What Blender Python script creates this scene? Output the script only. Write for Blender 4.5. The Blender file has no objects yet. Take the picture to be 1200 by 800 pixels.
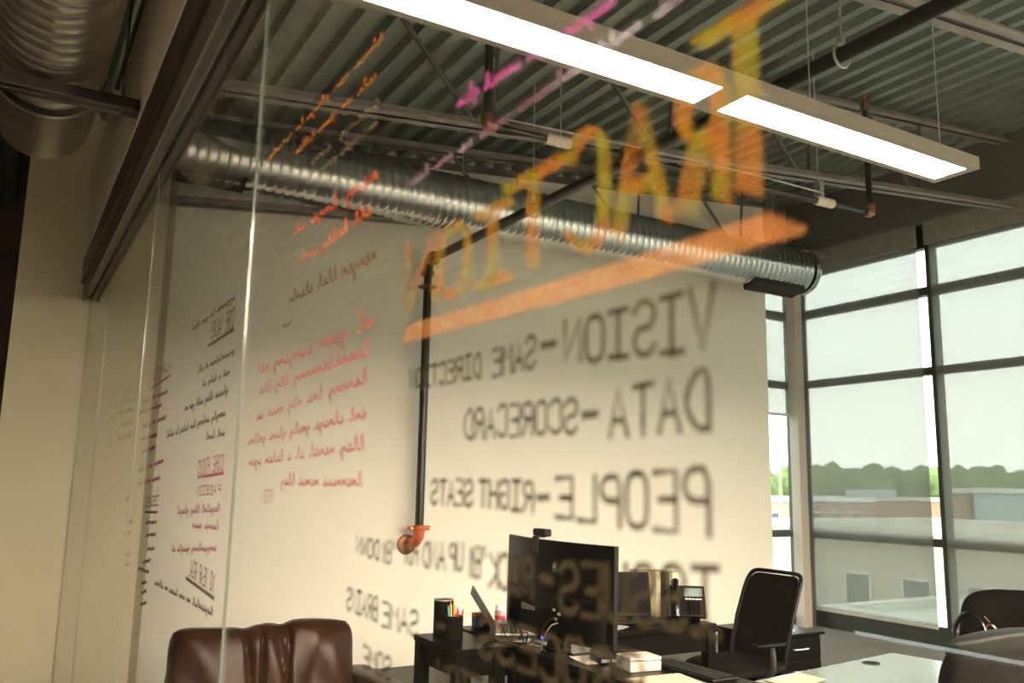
import bpy, math, random
from mathutils import Vector, Matrix

# ------------------------------------------------------------------ camera, sky, exposure
scene = bpy.context.scene
col = scene.collection
cam_data = bpy.data.cameras.new('camera')
cam_data.sensor_width = 36.0
cam_data.lens = 30.22
cam_data.clip_start = 0.02
cam_data.clip_end = 3000
cam_data.dof.use_dof = True
cam_data.dof.focus_distance = 4.2
cam_data.dof.aperture_fstop = 3.5
cam = bpy.data.objects.new('camera', cam_data)
col.objects.link(cam)
RX = Vector((0.86105955, -0.50815158, 0.01893224))
UX = Vector((-0.09947093, -0.13180725, 0.98627196))
BX = Vector((-0.49868025, -0.8511221, -0.1640402))
cam.matrix_world = Matrix(((RX.x, UX.x, BX.x, 0), (RX.y, UX.y, BX.y, 0), (RX.z, UX.z, BX.z, 1.5), (0, 0, 0, 1)))
scene.camera = cam

SKY_STRENGTH = 7.2
LAMP_STRENGTH = 160.0
REAR_FILL_STRENGTH = 315.0  # added fill behind the viewer, brightens the back wall
CORRIDOR_FILL_STRENGTH = 300.0  # added fill over the corridor, brightens the bulkhead
LAMP_COLOR = (1.0, 0.81, 0.65, 1)
world = bpy.data.worlds.new('overcast_sky')
scene.world = world
world.use_nodes = True
wn, wl = world.node_tree.nodes, world.node_tree.links
wn.clear()
w_out = wn.new('ShaderNodeOutputWorld')
w_bg = wn.new('ShaderNodeBackground')
w_bg.inputs['Strength'].default_value = SKY_STRENGTH
w_geo = wn.new('ShaderNodeTexCoord')
w_sep = wn.new('ShaderNodeSeparateXYZ')
w_ramp = wn.new('ShaderNodeValToRGB')
w_ramp.color_ramp.elements[0].position = 0.0
w_ramp.color_ramp.elements[0].color = (0.93, 0.93, 0.86, 1)
w_ramp.color_ramp.elements[1].position = 0.5
w_ramp.color_ramp.elements[1].color = (0.86, 0.93, 0.93, 1)
wl.new(w_geo.outputs['Generated'], w_sep.inputs[0])
wl.new(w_sep.outputs['Z'], w_ramp.inputs[0])
wl.new(w_ramp.outputs[0], w_bg.inputs['Color'])
wl.new(w_bg.outputs[0], w_out.inputs['Surface'])

scene.view_settings.view_transform = 'Standard'
scene.view_settings.look = 'None'
scene.view_settings.gamma = 1.0
scene.view_settings.exposure = 0.35
scene.view_settings.use_curve_mapping = False
scene.cycles.use_denoising = True
scene.cycles.transparent_max_bounces = 32
scene.cycles.max_bounces = 10
scene.cycles.sample_clamp_indirect = 6.0

R = math.radians
rnd = random.Random(7)

# ------------------------------------------------------------------ materials
def mat(name, c, rough=0.6, metal=0.0, var=0.0, scale=8.0, bump=0.0, bscale=60.0, spec=0.5, coat=0.0, stretch=None):
    m = bpy.data.materials.new(name)
    m.use_nodes = True
    n, l = m.node_tree.nodes, m.node_tree.links
    b = n['Principled BSDF']
    b.inputs['Base Color'].default_value = (c[0], c[1], c[2], 1)
    b.inputs['Roughness'].default_value = rough
    b.inputs['Metallic'].default_value = metal
    b.inputs['Specular IOR Level'].default_value = spec
    b.inputs['Coat Weight'].default_value = coat
    tc = n.new('ShaderNodeTexCoord')
    src = tc.outputs['Object']
    if stretch:
        mp = n.new('ShaderNodeMapping')
        mp.inputs['Scale'].default_value = stretch
        l.new(src, mp.inputs[0])
        src = mp.outputs[0]
    if var > 0:
        t = n.new('ShaderNodeTexNoise')
        t.inputs['Scale'].default_value = scale
        t.inputs['Detail'].default_value = 5
        l.new(src, t.inputs['Vector'])
        r = n.new('ShaderNodeValToRGB')
        r.color_ramp.elements[0].position = 0.3
        r.color_ramp.elements[1].position = 0.7
        r.color_ramp.elements[0].color = tuple(max(0, v * (1 - var)) for v in c[:3]) + (1,)
        r.color_ramp.elements[1].color = tuple(min(1, v * (1 + var)) for v in c[:3]) + (1,)
        l.new(t.outputs['Fac'], r.inputs[0])
        l.new(r.outputs[0], b.inputs['Base Color'])
    if bump > 0:
        t2 = n.new('ShaderNodeTexNoise')
        t2.inputs['Scale'].default_value = bscale
        t2.inputs['Detail'].default_value = 4
        l.new(src, t2.inputs['Vector'])
        bp = n.new('ShaderNodeBump')
        bp.inputs['Strength'].default_value = bump
        bp.inputs['Distance'].default_value = 0.01
        l.new(t2.outputs['Fac'], bp.inputs['Height'])
        l.new(bp.outputs[0], b.inputs['Normal'])
    return m

def glass_mat(name, tint, ior=1.5):
    m = bpy.data.materials.new(name)
    m.use_nodes = True
    n, l = m.node_tree.nodes, m.node_tree.links
    n.clear()
    o = n.new('ShaderNodeOutputMaterial')
    mx = n.new('ShaderNodeMixShader')
    tr = n.new('ShaderNodeBsdfTransparent')
    tr.inputs[0].default_value = tint + (1,)
    gl = n.new('ShaderNodeBsdfGlossy')
    gl.inputs['Roughness'].default_value = 0.0
    fr = n.new('ShaderNodeFresnel')
    # a pane is drawn without refraction, so both faces reflect as air-to-glass
    ge = n.new('ShaderNodeNewGeometry')
    mi = n.new('ShaderNodeMapRange')
    mi.inputs['To Min'].default_value = ior
    mi.inputs['To Max'].default_value = 1.0 / ior
    l.new(ge.outputs['Backfacing'], mi.inputs['Value'])
    l.new(mi.outputs[0], fr.inputs['IOR'])
    l.new(fr.outputs[0], mx.inputs[0])
    l.new(tr.outputs[0], mx.inputs[1])
    l.new(gl.outputs[0], mx.inputs[2])
    l.new(mx.outputs[0], o.inputs['Surface'])
    return m

def emit_mat(name, c, s):
    m = bpy.data.materials.new(name)
    m.use_nodes = True
    b = m.node_tree.nodes['Principled BSDF']
    b.inputs['Base Color'].default_value = (0.8, 0.8, 0.8, 1)
    b.inputs['Emission Color'].default_value = c
    b.inputs['Emission Strength'].default_value = s
    return m

def ink_mat(name, c, alpha, c2=None, scale=60.0):
    m = bpy.data.materials.new(name)
    m.use_nodes = True
    n, l = m.node_tree.nodes, m.node_tree.links
    n.clear()
    o = n.new('ShaderNodeOutputMaterial')
    mx = n.new('ShaderNodeMixShader')
    tr = n.new('ShaderNodeBsdfTransparent')
    df = n.new('ShaderNodeBsdfDiffuse')
    tl = n.new('ShaderNodeBsdfTranslucent')
    ad = n.new('ShaderNodeMixShader')
    ad.inputs[0].default_value = 0.5
    tc = n.new('ShaderNodeTexCoord')
    t = n.new('ShaderNodeTexNoise')
    t.inputs['Scale'].default_value = scale
    t.inputs['Detail'].default_value = 3
    l.new(tc.outputs['Object'], t.inputs['Vector'])
    r = n.new('ShaderNodeValToRGB')
    r.color_ramp.elements[0].position = 0.4
    r.color_ramp.elements[1].position = 0.6
    r.color_ramp.elements[0].color = tuple(c) + (1,)
    r.color_ramp.elements[1].color = tuple(c2 or c) + (1,)
    l.new(t.outputs['Fac'], r.inputs[0])
    for s in (df, tl):
        l.new(r.outputs[0], s.inputs['Color'])
    t2 = n.new('ShaderNodeTexNoise')
    t2.inputs['Scale'].default_value = 140
    l.new(tc.outputs['Object'], t2.inputs['Vector'])
    mr = n.new('ShaderNodeMapRange')
    mr.inputs['From Min'].default_value = 0.3
    mr.inputs['From Max'].default_value = 0.7
    mr.inputs['To Min'].default_value = max(0.0, alpha - 0.15)
    mr.inputs['To Max'].default_value = min(1.0, alpha + 0.15)
    l.new(t2.outputs['Fac'], mr.inputs['Value'])
    l.new(mr.outputs[0], mx.inputs[0])
    l.new(df.outputs[0], ad.inputs[1])
    l.new(tl.outputs[0], ad.inputs[2])
    l.new(tr.outputs[0], mx.inputs[1])
    l.new(ad.outputs[0], mx.inputs[2])
    l.new(mx.outputs[0], o.inputs['Surface'])
    return m

def shade_mat(name, open_c, diff_c, trans_c):
    m = bpy.data.materials.new(name)
    m.use_nodes = True
    n, l = m.node_tree.nodes, m.node_tree.links
    n.clear()
    o = n.new('ShaderNodeOutputMaterial')
    tr = n.new('ShaderNodeBsdfTransparent')
    tl = n.new('ShaderNodeBsdfTranslucent')
    df = n.new('ShaderNodeBsdfDiffuse')
    tc = n.new('ShaderNodeTexCoord')
    mp = n.new('ShaderNodeMapping')
    mp.inputs['Scale'].default_value = (1, 9, 2.5)
    t = n.new('ShaderNodeTexNoise')
    t.inputs['Scale'].default_value = 14
    t.inputs['Detail'].default_value = 6
    l.new(tc.outputs['Object'], mp.inputs[0])
    l.new(mp.outputs[0], t.inputs['Vector'])
    r = n.new('ShaderNodeValToRGB')
    r.color_ramp.elements[0].color = tuple(v * 0.86 for v in open_c) + (1,)
    r.color_ramp.elements[1].color = tuple(min(1, v * 1.14) for v in open_c) + (1,)
    l.new(t.outputs['Fac'], r.inputs[0])
    l.new(r.outputs[0], tr.inputs[0])
    tl.inputs[0].default_value = trans_c + (1,)
    df.inputs[0].default_value = diff_c + (1,)
    a1, a2 = n.new('ShaderNodeAddShader'), n.new('ShaderNodeAddShader')
    l.new(tr.outputs[0], a1.inputs[0])
    l.new(tl.outputs[0], a1.inputs[1])
    l.new(a1.outputs[0], a2.inputs[0])
    l.new(df.outputs[0], a2.inputs[1])
    l.new(a2.outputs[0], o.inputs['Surface'])
    return m

def brick_mat(name, c1, c2, mortar, sc):
    m = bpy.data.materials.new(name)
    m.use_nodes = True
    n, l = m.node_tree.nodes, m.node_tree.links
    b = n['Principled BSDF']
    b.inputs['Roughness'].default_value = 0.9
    tc = n.new('ShaderNodeTexCoord')
    sp = n.new('ShaderNodeSeparateXYZ')
    ad = n.new('ShaderNodeMath')
    cb = n.new('ShaderNodeCombineXYZ')
    br = n.new('ShaderNodeTexBrick')
    br.inputs['Color1'].default_value = c1 + (1,)
    br.inputs['Color2'].default_value = c2 + (1,)
    br.inputs['Mortar'].default_value = mortar + (1,)
    br.inputs['Scale'].default_value = sc
    l.new(tc.outputs['Object'], sp.inputs[0])
    l.new(sp.outputs['X'], ad.inputs[0])
    l.new(sp.outputs['Y'], ad.inputs[1])
    l.new(ad.outputs[0], cb.inputs[0])
    l.new(sp.outputs['Z'], cb.inputs[1])
    l.new(cb.outputs[0], br.inputs['Vector'])
    l.new(br.outputs['Color'], b.inputs['Base Color'])
    return m

M = {
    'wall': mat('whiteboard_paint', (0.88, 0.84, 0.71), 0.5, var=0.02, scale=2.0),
    'wall_tan': mat('cream_plaster', (0.74, 0.66, 0.53), 0.8, var=0.03, scale=3.0, bump=0.05, bscale=200),
    'column': mat('column_paint', (0.42, 0.37, 0.31), 0.7, var=0.03),
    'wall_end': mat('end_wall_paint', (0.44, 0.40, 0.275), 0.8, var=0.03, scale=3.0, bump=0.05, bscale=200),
    'wall_dark': mat('dim_corridor_wall', (0.07, 0.05, 0.036), 0.8, var=0.05),  # dimness of the corridor side put into the wall colour
    'beam': mat('dark_grey_beam_paint', (0.085, 0.085, 0.078), 0.7, var=0.08),
    'deck': mat('galvanized_deck', (0.20, 0.235, 0.21), 0.42, 0.55, var=0.12, scale=3.0),
    'steel': mat('dark_steel', (0.07, 0.066, 0.06), 0.5, 0.2, var=0.15),
    'joist': mat('joist_primer', (0.19, 0.175, 0.16), 0.55, 0.1, var=0.15),
    'pipe': mat('black_pipe', (0.022, 0.02, 0.019), 0.28, 0.3, var=0.2),
    'orange_pipe': mat('orange_fitting', (0.55, 0.13, 0.04), 0.45, 0.1, var=0.15),
    'brass': mat('brass', (0.24, 0.12, 0.06), 0.45, 0.7),
    'zinc': mat('zinc', (0.62, 0.61, 0.58), 0.35, 0.9),
    'tag': mat('pipe_wrap', (0.72, 0.62, 0.52), 0.7, var=0.25, scale=60),
    'duct': mat('spiral_duct_metal', (0.66, 0.66, 0.63), 0.22, 0.95, var=0.08, scale=5),
    'duct_dull': mat('dull_duct_metal', (0.55, 0.52, 0.45), 0.34, 0.9, var=0.1, scale=5),
    'fixture': mat('fixture_aluminium', (0.24, 0.228, 0.20), 0.5, 0.2),
    'lens': emit_mat('lit_lens', LAMP_COLOR, LAMP_STRENGTH),
    'fill_rear': emit_mat('added_rear_fill', LAMP_COLOR, REAR_FILL_STRENGTH),
    'fill_corridor': emit_mat('added_corridor_fill', LAMP_COLOR, CORRIDOR_FILL_STRENGTH),
    'wire': mat('wire', (0.55, 0.53, 0.5), 0.4, 0.6),
    'track': mat('track_bronze', (0.055, 0.045, 0.036), 0.38, 0.5),
    'track_light': mat('track_edge', (0.15, 0.13, 0.10), 0.4, 0.5),
    'glass': glass_mat('partition_glass', (0.975, 0.985, 0.97), 1.44),
    'pane': glass_mat('window_glass', (0.95, 0.98, 0.96)),
    'edge': mat('polished_glass_edge', (0.10, 0.125, 0.10), 0.15, 0.0, spec=1.0),
    'frame': mat('window_frame', (0.030, 0.036, 0.032), 0.5, 0.2),
    'shade': shade_mat('solar_shade', (0.113, 0.113, 0.113), (0.08, 0.08, 0.07), (0.036, 0.038, 0.033)),
    'shade_bar': mat('shade_bar', (0.42, 0.42, 0.37), 0.5),
    'valance': mat('shade_valance', (0.20, 0.205, 0.175), 0.8, var=0.15, scale=30),
    'carpet': mat('carpet', (0.13, 0.125, 0.105), 0.95, var=0.2, scale=90, bump=0.3, bscale=300),
    'leather': mat('brown_leather', (0.030, 0.0095, 0.0022), 0.36, var=0.35, scale=9, bump=0.25, bscale=120, spec=0.38),
    'piping': mat('leather_piping', (0.016, 0.005, 0.002), 0.45),
    'black_wood': mat('black_stained_wood', (0.004, 0.0036, 0.0032), 0.28, spec=0.05, var=0.2, stretch=(2, 20, 20)),
    'black': mat('black_plastic', (0.0035, 0.0035, 0.0033), 0.4, spec=0.16),
    'black_gloss': mat('gloss_black', (0.004, 0.004, 0.004), 0.15, spec=0.4),
    'mesh_fabric': mat('black_mesh_fabric', (0.0045, 0.0042, 0.0035), 0.8, spec=0.1, var=0.25, scale=200),
    'chair_leather': mat('black_chair_leather', (0.004, 0.0036, 0.0032), 0.4, spec=0.14, var=0.2, scale=40, bump=0.1),
    'chair_sheen': mat('chair_top_sheen', (0.008, 0.0095, 0.008), 0.5, spec=0.2, var=0.1),  # paler than the leather: sheen on the chair top put into colour
    'grey_plastic': mat('grey_plastic', (0.022, 0.022, 0.021), 0.5, spec=0.3),
    'silver': mat('silver', (0.42, 0.41, 0.38), 0.32, 0.85),
    'screen': mat('dark_screen', (0.004, 0.004, 0.004), 0.4, spec=0.03),
    'white_top': mat('white_laminate', (0.12, 0.145, 0.13), 0.16, var=0.02),
    'paper': mat('paper', (0.36, 0.34, 0.30), 0.85),
    'paper_cream': mat('cream_paper', (0.30, 0.26, 0.18), 0.85),
    'paper_lilac': mat('papers_on_cabinet', (0.72, 0.66, 0.80), 0.8),
    'white_box': mat('white_box', (0.36, 0.32, 0.29), 0.4),
    'blue': mat('blue_card', (0.03, 0.09, 0.30), 0.5),
    'orange': mat('orange_card', (0.78, 0.30, 0.04), 0.5),
    'pink': mat('pink_plastic', (0.75, 0.10, 0.30), 0.4),
    'red': mat('red_label', (0.55, 0.03, 0.05), 0.45),
    'yellow': mat('yellow_pencil', (0.80, 0.50, 0.06), 0.5),
    'cyan': mat('cyan_plastic', (0.08, 0.35, 0.55), 0.4),
    'amber': mat('amber_plastic', (0.40, 0.13, 0.025), 0.25),
    'green': mat('green_plastic', (0.05, 0.25, 0.1), 0.4),
    'led': emit_mat('blue_led', (0.08, 0.1, 1.0, 1), 6.0),
    'gold': mat('gold', (0.85, 0.58, 0.22), 0.25, 1.0),
    'binder': mat('binder_card', (0.50, 0.44, 0.30), 0.4),
    'lcd': mat('phone_display', (0.16, 0.20, 0.21), 0.3),
    'ground': mat('street_asphalt', (0.22, 0.22, 0.20), 0.9, var=0.2, scale=0.05),
    'tree': mat('tree_foliage', (0.105, 0.150, 0.045), 0.9, var=0.5, scale=0.25),
    'brick_red': brick_mat('red_brick', (0.34, 0.15, 0.085), (0.28, 0.12, 0.07), (0.35, 0.28, 0.22), 3.0),
    'brick_brown': brick_mat('brown_brick', (0.50, 0.42, 0.32), (0.44, 0.37, 0.29), (0.50, 0.44, 0.36), 3.0),
    'brick_pink': brick_mat('pink_brick', (0.46, 0.24, 0.19), (0.40, 0.2, 0.16), (0.42, 0.34, 0.3), 3.0),
    'siding': mat('pale_blue_siding', (0.36, 0.44, 0.46), 0.6, var=0.05, scale=0.5),
    'concrete': mat('pale_concrete', (0.60, 0.60, 0.53), 0.9, var=0.1, scale=0.5),
    'white_paint': mat('white_paint', (0.8, 0.8, 0.78), 0.6),
    'dark_pane': mat('dark_far_pane', (0.07, 0.085, 0.09), 0.15),
}
INK = {
    'b': ink_mat('dark_brown_ink', (0.030, 0.023, 0.012), 0.92),
    'p': ink_mat('pink_red_ink', (0.26, 0.030, 0.030), 0.85),
    'w': ink_mat('faded_brown_ink', (0.09, 0.040, 0.014), 0.9),
    'r': ink_mat('red_orange_ink', (0.44, 0.055, 0.03), 0.75, (0.46, 0.12, 0.02), 25),
    'o': ink_mat('orange_ink', (0.40, 0.11, 0.02), 0.68, (0.36, 0.16, 0.035), 25),
    'c': ink_mat('cream_chalk_ink', (0.19, 0.135, 0.07), 0.55),
    'm': ink_mat('magenta_ink', (0.42, 0.08, 0.25), 0.72, (0.36, 0.1, 0.28), 25),
    'l': ink_mat('lilac_ink', (0.16, 0.06, 0.10), 0.6, (0.34, 0.30, 0.35), 5),
    'u': ink_mat('purple_ink', (0.22, 0.022, 0.07), 0.90),
    't': ink_mat('yellow_orange_chalk', (0.20, 0.165, 0.008), 0.40, (0.30, 0.10, 0.012), 22),
    'uo': ink_mat('orange_underline_chalk', (0.38, 0.13, 0.03), 0.40, (0.40, 0.18, 0.05), 40),
}

# ------------------------------------------------------------------ mesh building helpers
class MB:
    def __init__(s):
        s.v, s.f = [], []
    def add(s, vs, fs):
        k = len(s.v)
        s.v += [Vector(p) for p in vs]
        s.f += [tuple(i + k for i in f) for f in fs]
        return s
    def box(s, x0, x1, y0, y1, z0, z1, rot=None, at=None):
        vs = [Vector((x, y, z)) for z in (z0, z1) for y in (y0, y1) for x in (x0, x1)]
        if rot is not None:
            vs = [rot @ p for p in vs]
        if at is not None:
            vs = [p + Vector(at) for p in vs]
        return s.add(vs, [(0, 2, 3, 1), (4, 5, 7, 6), (0, 1, 5, 4), (2, 6, 7, 3), (0, 4, 6, 2), (1, 3, 7, 5)])
    def tube(s, pts, r, seg=10, cap=True):
        pts = [Vector(p) for p in pts]
        rs = r if isinstance(r, (list, tuple)) else [r] * len(pts)
        up = None
        rings = []
        for i, p in enumerate(pts):
            a = pts[max(0, i - 1)]
            b = pts[min(len(pts) - 1, i + 1)]
            t = (b - a)
            t = t.normalized() if t.length > 1e-9 else Vector((0, 0, 1))
            if up is None:
                up = Vector((0, 0, 1)) if abs(t.z) < 0.9 else Vector((1, 0, 0))
            n = (up - t * up.dot(t))
            if n.length < 1e-6:
                n = t.orthogonal()
            n.normalize()
            up = n
            bt = t.cross(n)
            rings.append([p + (n * math.cos(2 * math.pi * k / seg) + bt * math.sin(2 * math.pi * k / seg)) * rs[i] for k in range(seg)])
        vs = [q for rg in rings for q in rg]
        fs = []
        for i in range(len(pts) - 1):
            for k in range(seg):
                a, b = i * seg + k, i * seg + (k + 1) % seg
                fs.append((a, b, b + seg, a + seg))
        if cap:
            fs.append(tuple(range(seg))[::-1])
            fs.append(tuple((len(pts) - 1) * seg + k for k in range(seg)))
        return s.add(vs, fs)
    def lathe(s, prof, o, axis, seg=24, cap=True):
        axis = Vector(axis).normalized()
        n = axis.orthogonal().normalized()
        b = axis.cross(n)
        o = Vector(o)
        vs, fs = [], []
        for (h, r) in prof:
            for k in range(seg):
                a = 2 * math.pi * k / seg
                vs.append(o + axis * h + (n * math.cos(a) + b * math.sin(a)) * r)
        for i in range(len(prof) - 1):
            for k in range(seg):
                a, c = i * seg + k, i * seg + (k + 1) % seg
                fs.append((a, c, c + seg, a + seg))
        if cap:
            fs.append(tuple(range(seg))[::-1])
            fs.append(tuple((len(prof) - 1) * seg + k for k in range(seg)))
        return s.add(vs, fs)
    def prism(s, poly, d0, d1, ax='y'):
        # poly in the plane across the axis, extruded along it
        def P(a, b, d):
            return {'y': (a, d, b), 'x': (d, a, b), 'z': (a, b, d)}[ax]
        n = len(poly)
        vs = [P(a, b, d0) for a, b in poly] + [P(a, b, d1) for a, b in poly]
        fs = [tuple(range(n)), tuple(range(2 * n - 1, n - 1, -1))]
        fs += [(i, n + i, n + (i + 1) % n, (i + 1) % n) for i in range(n)]
        return s.add(vs, fs)
    def cushion(s, w, h, t, r, fn, p=4.0, rings=10, n=64):
        # rounded slab: outline w x h, thickness t; fn maps (a, b, c) to a point
        def outline(k):
            a = 2 * math.pi * k / n
            ca, sa = math.cos(a), math.sin(a)
            e = 2.0 / r
            return (w / 2 * math.copysign(abs(ca) ** e, ca), h / 2 * math.copysign(abs(sa) ** e, sa))
        vs, fs = [], []
        ss = [math.sin(math.pi / 2 * (i + 1) / rings) for i in range(rings)]
        for side in (1, -1):
            base = len(vs)
            vs.append(fn(0, 0, side * t / 2))
            for q in ss:
                z = side * t / 2 * max(0.0, 1 - q ** p) ** (1 / p)
                for k in range(n):
                    x, y = outline(k)
                    vs.append(fn(x * q, y * q, z))
            for k in range(n):
                a, b = base + 1 + k, base + 1 + (k + 1) % n
                fs.append((base, a, b) if side > 0 else (base, b, a))
            for i in range(rings - 1):
                for k in range(n):
                    a, b = base + 1 + i * n + k, base + 1 + i * n + (k + 1) % n
                    q = (a, a + n, b + n, b)
                    fs.append(q if side > 0 else q[::-1])
        # weld the two rims
        half = len(vs) // 2
        rim1 = [1 + (rings - 1) * n + k for k in range(n)]
        rim2 = [half + 1 + (rings - 1) * n + k for k in range(n)]
        mp = dict(zip(rim2, rim1))
        fs = [tuple(mp.get(i, i) for i in f) for f in fs]
        keep = [i for i in range(len(vs)) if i not in mp]
        idx = {o: k for k, o in enumerate(keep)}
        return s.add([vs[i] for i in keep], [tuple(idx[i] for i in f) for f in fs])
    def build(s, name, m, parent=None, smooth=False, bevel=0.0, world=False, seg=2):
        vs = s.v
        if world and parent is not None:
            inv = (Matrix.Translation(parent.location) @ parent.rotation_euler.to_matrix().to_4x4()).inverted()
            if parent.parent is not None:
                gp = parent.parent
                inv = inv @ (Matrix.Translation(gp.location) @ gp.rotation_euler.to_matrix().to_4x4()).inverted()
            vs = [inv @ p for p in vs]
        me = bpy.data.meshes.new(name)
        me.from_pydata([tuple(p) for p in vs], [], s.f)
        me.validate()
        me.update()
        me.materials.append(M[m] if isinstance(m, str) else m)
        if smooth:
            for p in me.polygons:
                p.use_smooth = True
        o = bpy.data.objects.new(name, me)
        col.objects.link(o)
        if parent is not None:
            o.parent = parent
        if smooth:
            try:
                me.set_sharp_from_angle(angle=R(40))
            except Exception:
                pass
        if bevel > 0:
            bv = o.modifiers.new('bevel', 'BEVEL')
            bv.width = bevel
            bv.segments = seg
            bv.limit_method = 'ANGLE'
            bv.angle_limit = R(40)
        return o

def tag(o, label, cat, group=None, kind=None):
    if label:
        o['label'] = label
    if cat:
        o['category'] = cat
    if group:
        o['group'] = group
    if kind:
        o['kind'] = kind
    return o

def thing(name, label, cat, loc=(0, 0, 0), rz=0.0, group=None):
    o = bpy.data.objects.new(name, None)
    o.empty_display_size = 0.1
    col.objects.link(o)
    o.location = loc
    o.rotation_euler = (0, 0, rz)
    return tag(o, label, cat, group)

def struct(mb, name, m, smooth=False, bevel=0.0):
    o = mb.build(name, m, None, smooth, bevel)
    o['kind'] = 'structure'
    return o

def copy_tree(o, parent=None):
    c = o.copy()
    col.objects.link(c)
    if parent is not None:
        c.parent = parent
    for ch in list(o.children):
        copy_tree(ch, c)
    return c

def smoothpath(pts, n=6):
    pts = [Vector(p) for p in pts]
    out = []
    for i in range(len(pts) - 1):
        p0, p1, p2, p3 = pts[max(0, i - 1)], pts[i], pts[i + 1], pts[min(len(pts) - 1, i + 2)]
        for k in range(n):
            t = k / n
            out.append(0.5 * ((2 * p1) + (p2 - p0) * t + (2 * p0 - 5 * p1 + 4 * p2 - p3) * t * t + (3 * p1 - p0 - 3 * p2 + p3) * t ** 3))
    out.append(pts[-1])
    return out

# ------------------------------------------------------------------ the room shell
def deck_z(x):
    return 4.10 + 0.095 * x

GX, GT = 0.45, 0.006          # glass partition plane and thickness
YB = 6.85                     # back wall
XW = 8.10                     # window wall

struct(MB().box(-7.0, 8.3, -4.4, 9.6, -0.15, 0.0), 'floor', 'carpet')
ws = MB()
ws.prism([(0.98, 0.0), (7.39, 0.0), (7.39, deck_z(7.39) + 0.066), (0.98, deck_z(0.98) + 0.066)], YB + 0.02, YB + 0.17, 'y')
struct(ws, 'wall_back', 'wall')
ws = MB()
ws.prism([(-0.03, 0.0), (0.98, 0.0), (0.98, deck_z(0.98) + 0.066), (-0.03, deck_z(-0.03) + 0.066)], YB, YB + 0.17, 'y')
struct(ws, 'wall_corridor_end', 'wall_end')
ws = MB()
ws.prism([(-7.0, 0.0), (-0.03, 0.0), (-0.03, deck_z(-0.03) + 0.066), (-7.0, deck_z(-7.0) + 0.066)], 9.3, 9.45, 'y')
struct(ws, 'wall_recess', 'wall_dark')
ws = MB()
ws.prism([(-7.0, 0.0), (8.3, 0.0), (8.3, deck_z(8.3) + 0.066), (-7.0, deck_z(-7.0) + 0.066)], -4.4, -4.25, 'y')
struct(ws, 'wall_front', 'wall_tan')
# far side of the open office: wall with a low open slot of daylight under its blinds
struct(MB().box(-6.75, -6.6, -4.25, 9.3, 0.13, deck_z(-6.7) + 0.06), 'wall_left', 'wall_dark')
struct(MB().box(-6.75, -6.6, -4.25, 9.3, 0.0, 0.065), 'baseboard_left', 'wall_dark')

struct(MB().box(-6.75, -6.6, 6.05, 9.3, 0.065, 0.13), 'trim_5', 'wall_dark')
struct(MB().box(-16.0, -6.78, -8.0, 12.0, -0.6, -0.4), 'reflector_slab', 'white_paint')  # unseen pale slab added as a reflector to brighten the slot
struct(MB().box(-0.03, 0.12, YB + 0.17, 9.3, 0, deck_z(-0.03) + 0.066), 'wall_return', 'wall_dark')
# dark closure angle along the top of the white wall
ca = MB()
ca.prism([(0.98, deck_z(0.98) - 0.055), (7.39, deck_z(7.39) - 0.055), (7.39, deck_z(7.39) - 0.001), (0.98, deck_z(0.98) - 0.001)], YB - 0.03, YB + 0.019, 'y')
struct(ca, 'trim_6', 'beam')

# corrugated roof deck, ribs along Y, sloping up towards the windows
prof = []
x = -7.0
while x < 8.35:
    for dx, dz in ((0.0, 0.0), (0.075, 0.0), (0.10, 0.06), (0.175, 0.06)):
        prof.append((x + dx, deck_z(x + dx) + dz))
    x += 0.2
dk = MB()
vs, fs = [], []
for (px, pz) in prof:
    vs += [(px, -4.4, pz), (px, 9.6, pz), (px, -4.4, pz + 0.012), (px, 9.6, pz + 0.012)]
for i in range(len(prof) - 1):
    a, b = 4 * i, 4 * (i + 1)
    fs += [(a, a + 1, b + 1, b), (a + 2, b + 2, b + 3, a + 3)]
dk.add(vs, fs)
struct(dk, 'ceiling', 'deck')

# dark header beams above the windows, corner column
hb = MB()
hb.prism([(7.92, 4.27), (8.25, 4.27), (8.25, deck_z(8.25) + 0.066), (7.92, deck_z(7.92) + 0.066)], -4.25, 7.3, 'y')
struct(hb, 'trim_1', 'beam')
hb = MB()
hb.prism([(7.39, 4.27), (7.92, 4.27), (7.92, deck_z(7.92) + 0.066), (7.39, deck_z(7.39) + 0.066)], 7.0, 7.3, 'y')
struct(hb, 'trim_2', 'beam')
struct(MB().box(7.83, 7.95, 6.84, 6.97, 0, 4.27), 'trim_3', 'column', bevel=0.004)

# bulkhead above the glass
struct(MB().box(0.37, 0.53, -4.25, YB, 3.04, 3.74), 'trim_4', 'wall_tan')

# ------------------------------------------------------------------ windows
def window_unit(n, y0, y1, plane='x', at=XW):
    def B(mb, u0, u1, z0, z1, d0=0.0, d1=0.10):
        if plane == 'x':
            mb.box(at + d0, at + d1, u0, u1, z0, z1)
        else:
            mb.box(u0, u1, at + d0, at + d1, z0, z1)
    fr = MB()
    B(fr, y0, y0 + 0.035, 0.0, 4.27)
    B(fr, y1 - 0.035, y1, 0.0, 4.27)
    for z0, z1 in ((0.0, 0.20), (0.965, 1.045), (2.69, 2.77), (3.52, 3.61), (4.02, 4.27)):
        B(fr, y0 + 0.035, y1 - 0.035, z0, z1)
    o = struct(fr, 'window_%d' % n, 'frame')
    pn = MB()
    B(pn, y0 + 0.03, y1 - 0.03, 0.19, 4.03, 0.045, 0.052)
    pn.build('pane', 'pane', o)
    return o

ys = [7.02, 5.30, 3.50, 1.70, -0.10, -1.905, -4.25]
for i in range(6):
    window_unit(i + 1, ys[i + 1], ys[i])
window_unit(7, 7.39, 8.095, 'y', 7.12)
struct(MB().box(7.953, 8.03, 6.86, 6.965, 0, 4.27), 'trim_7', 'steel')

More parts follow.
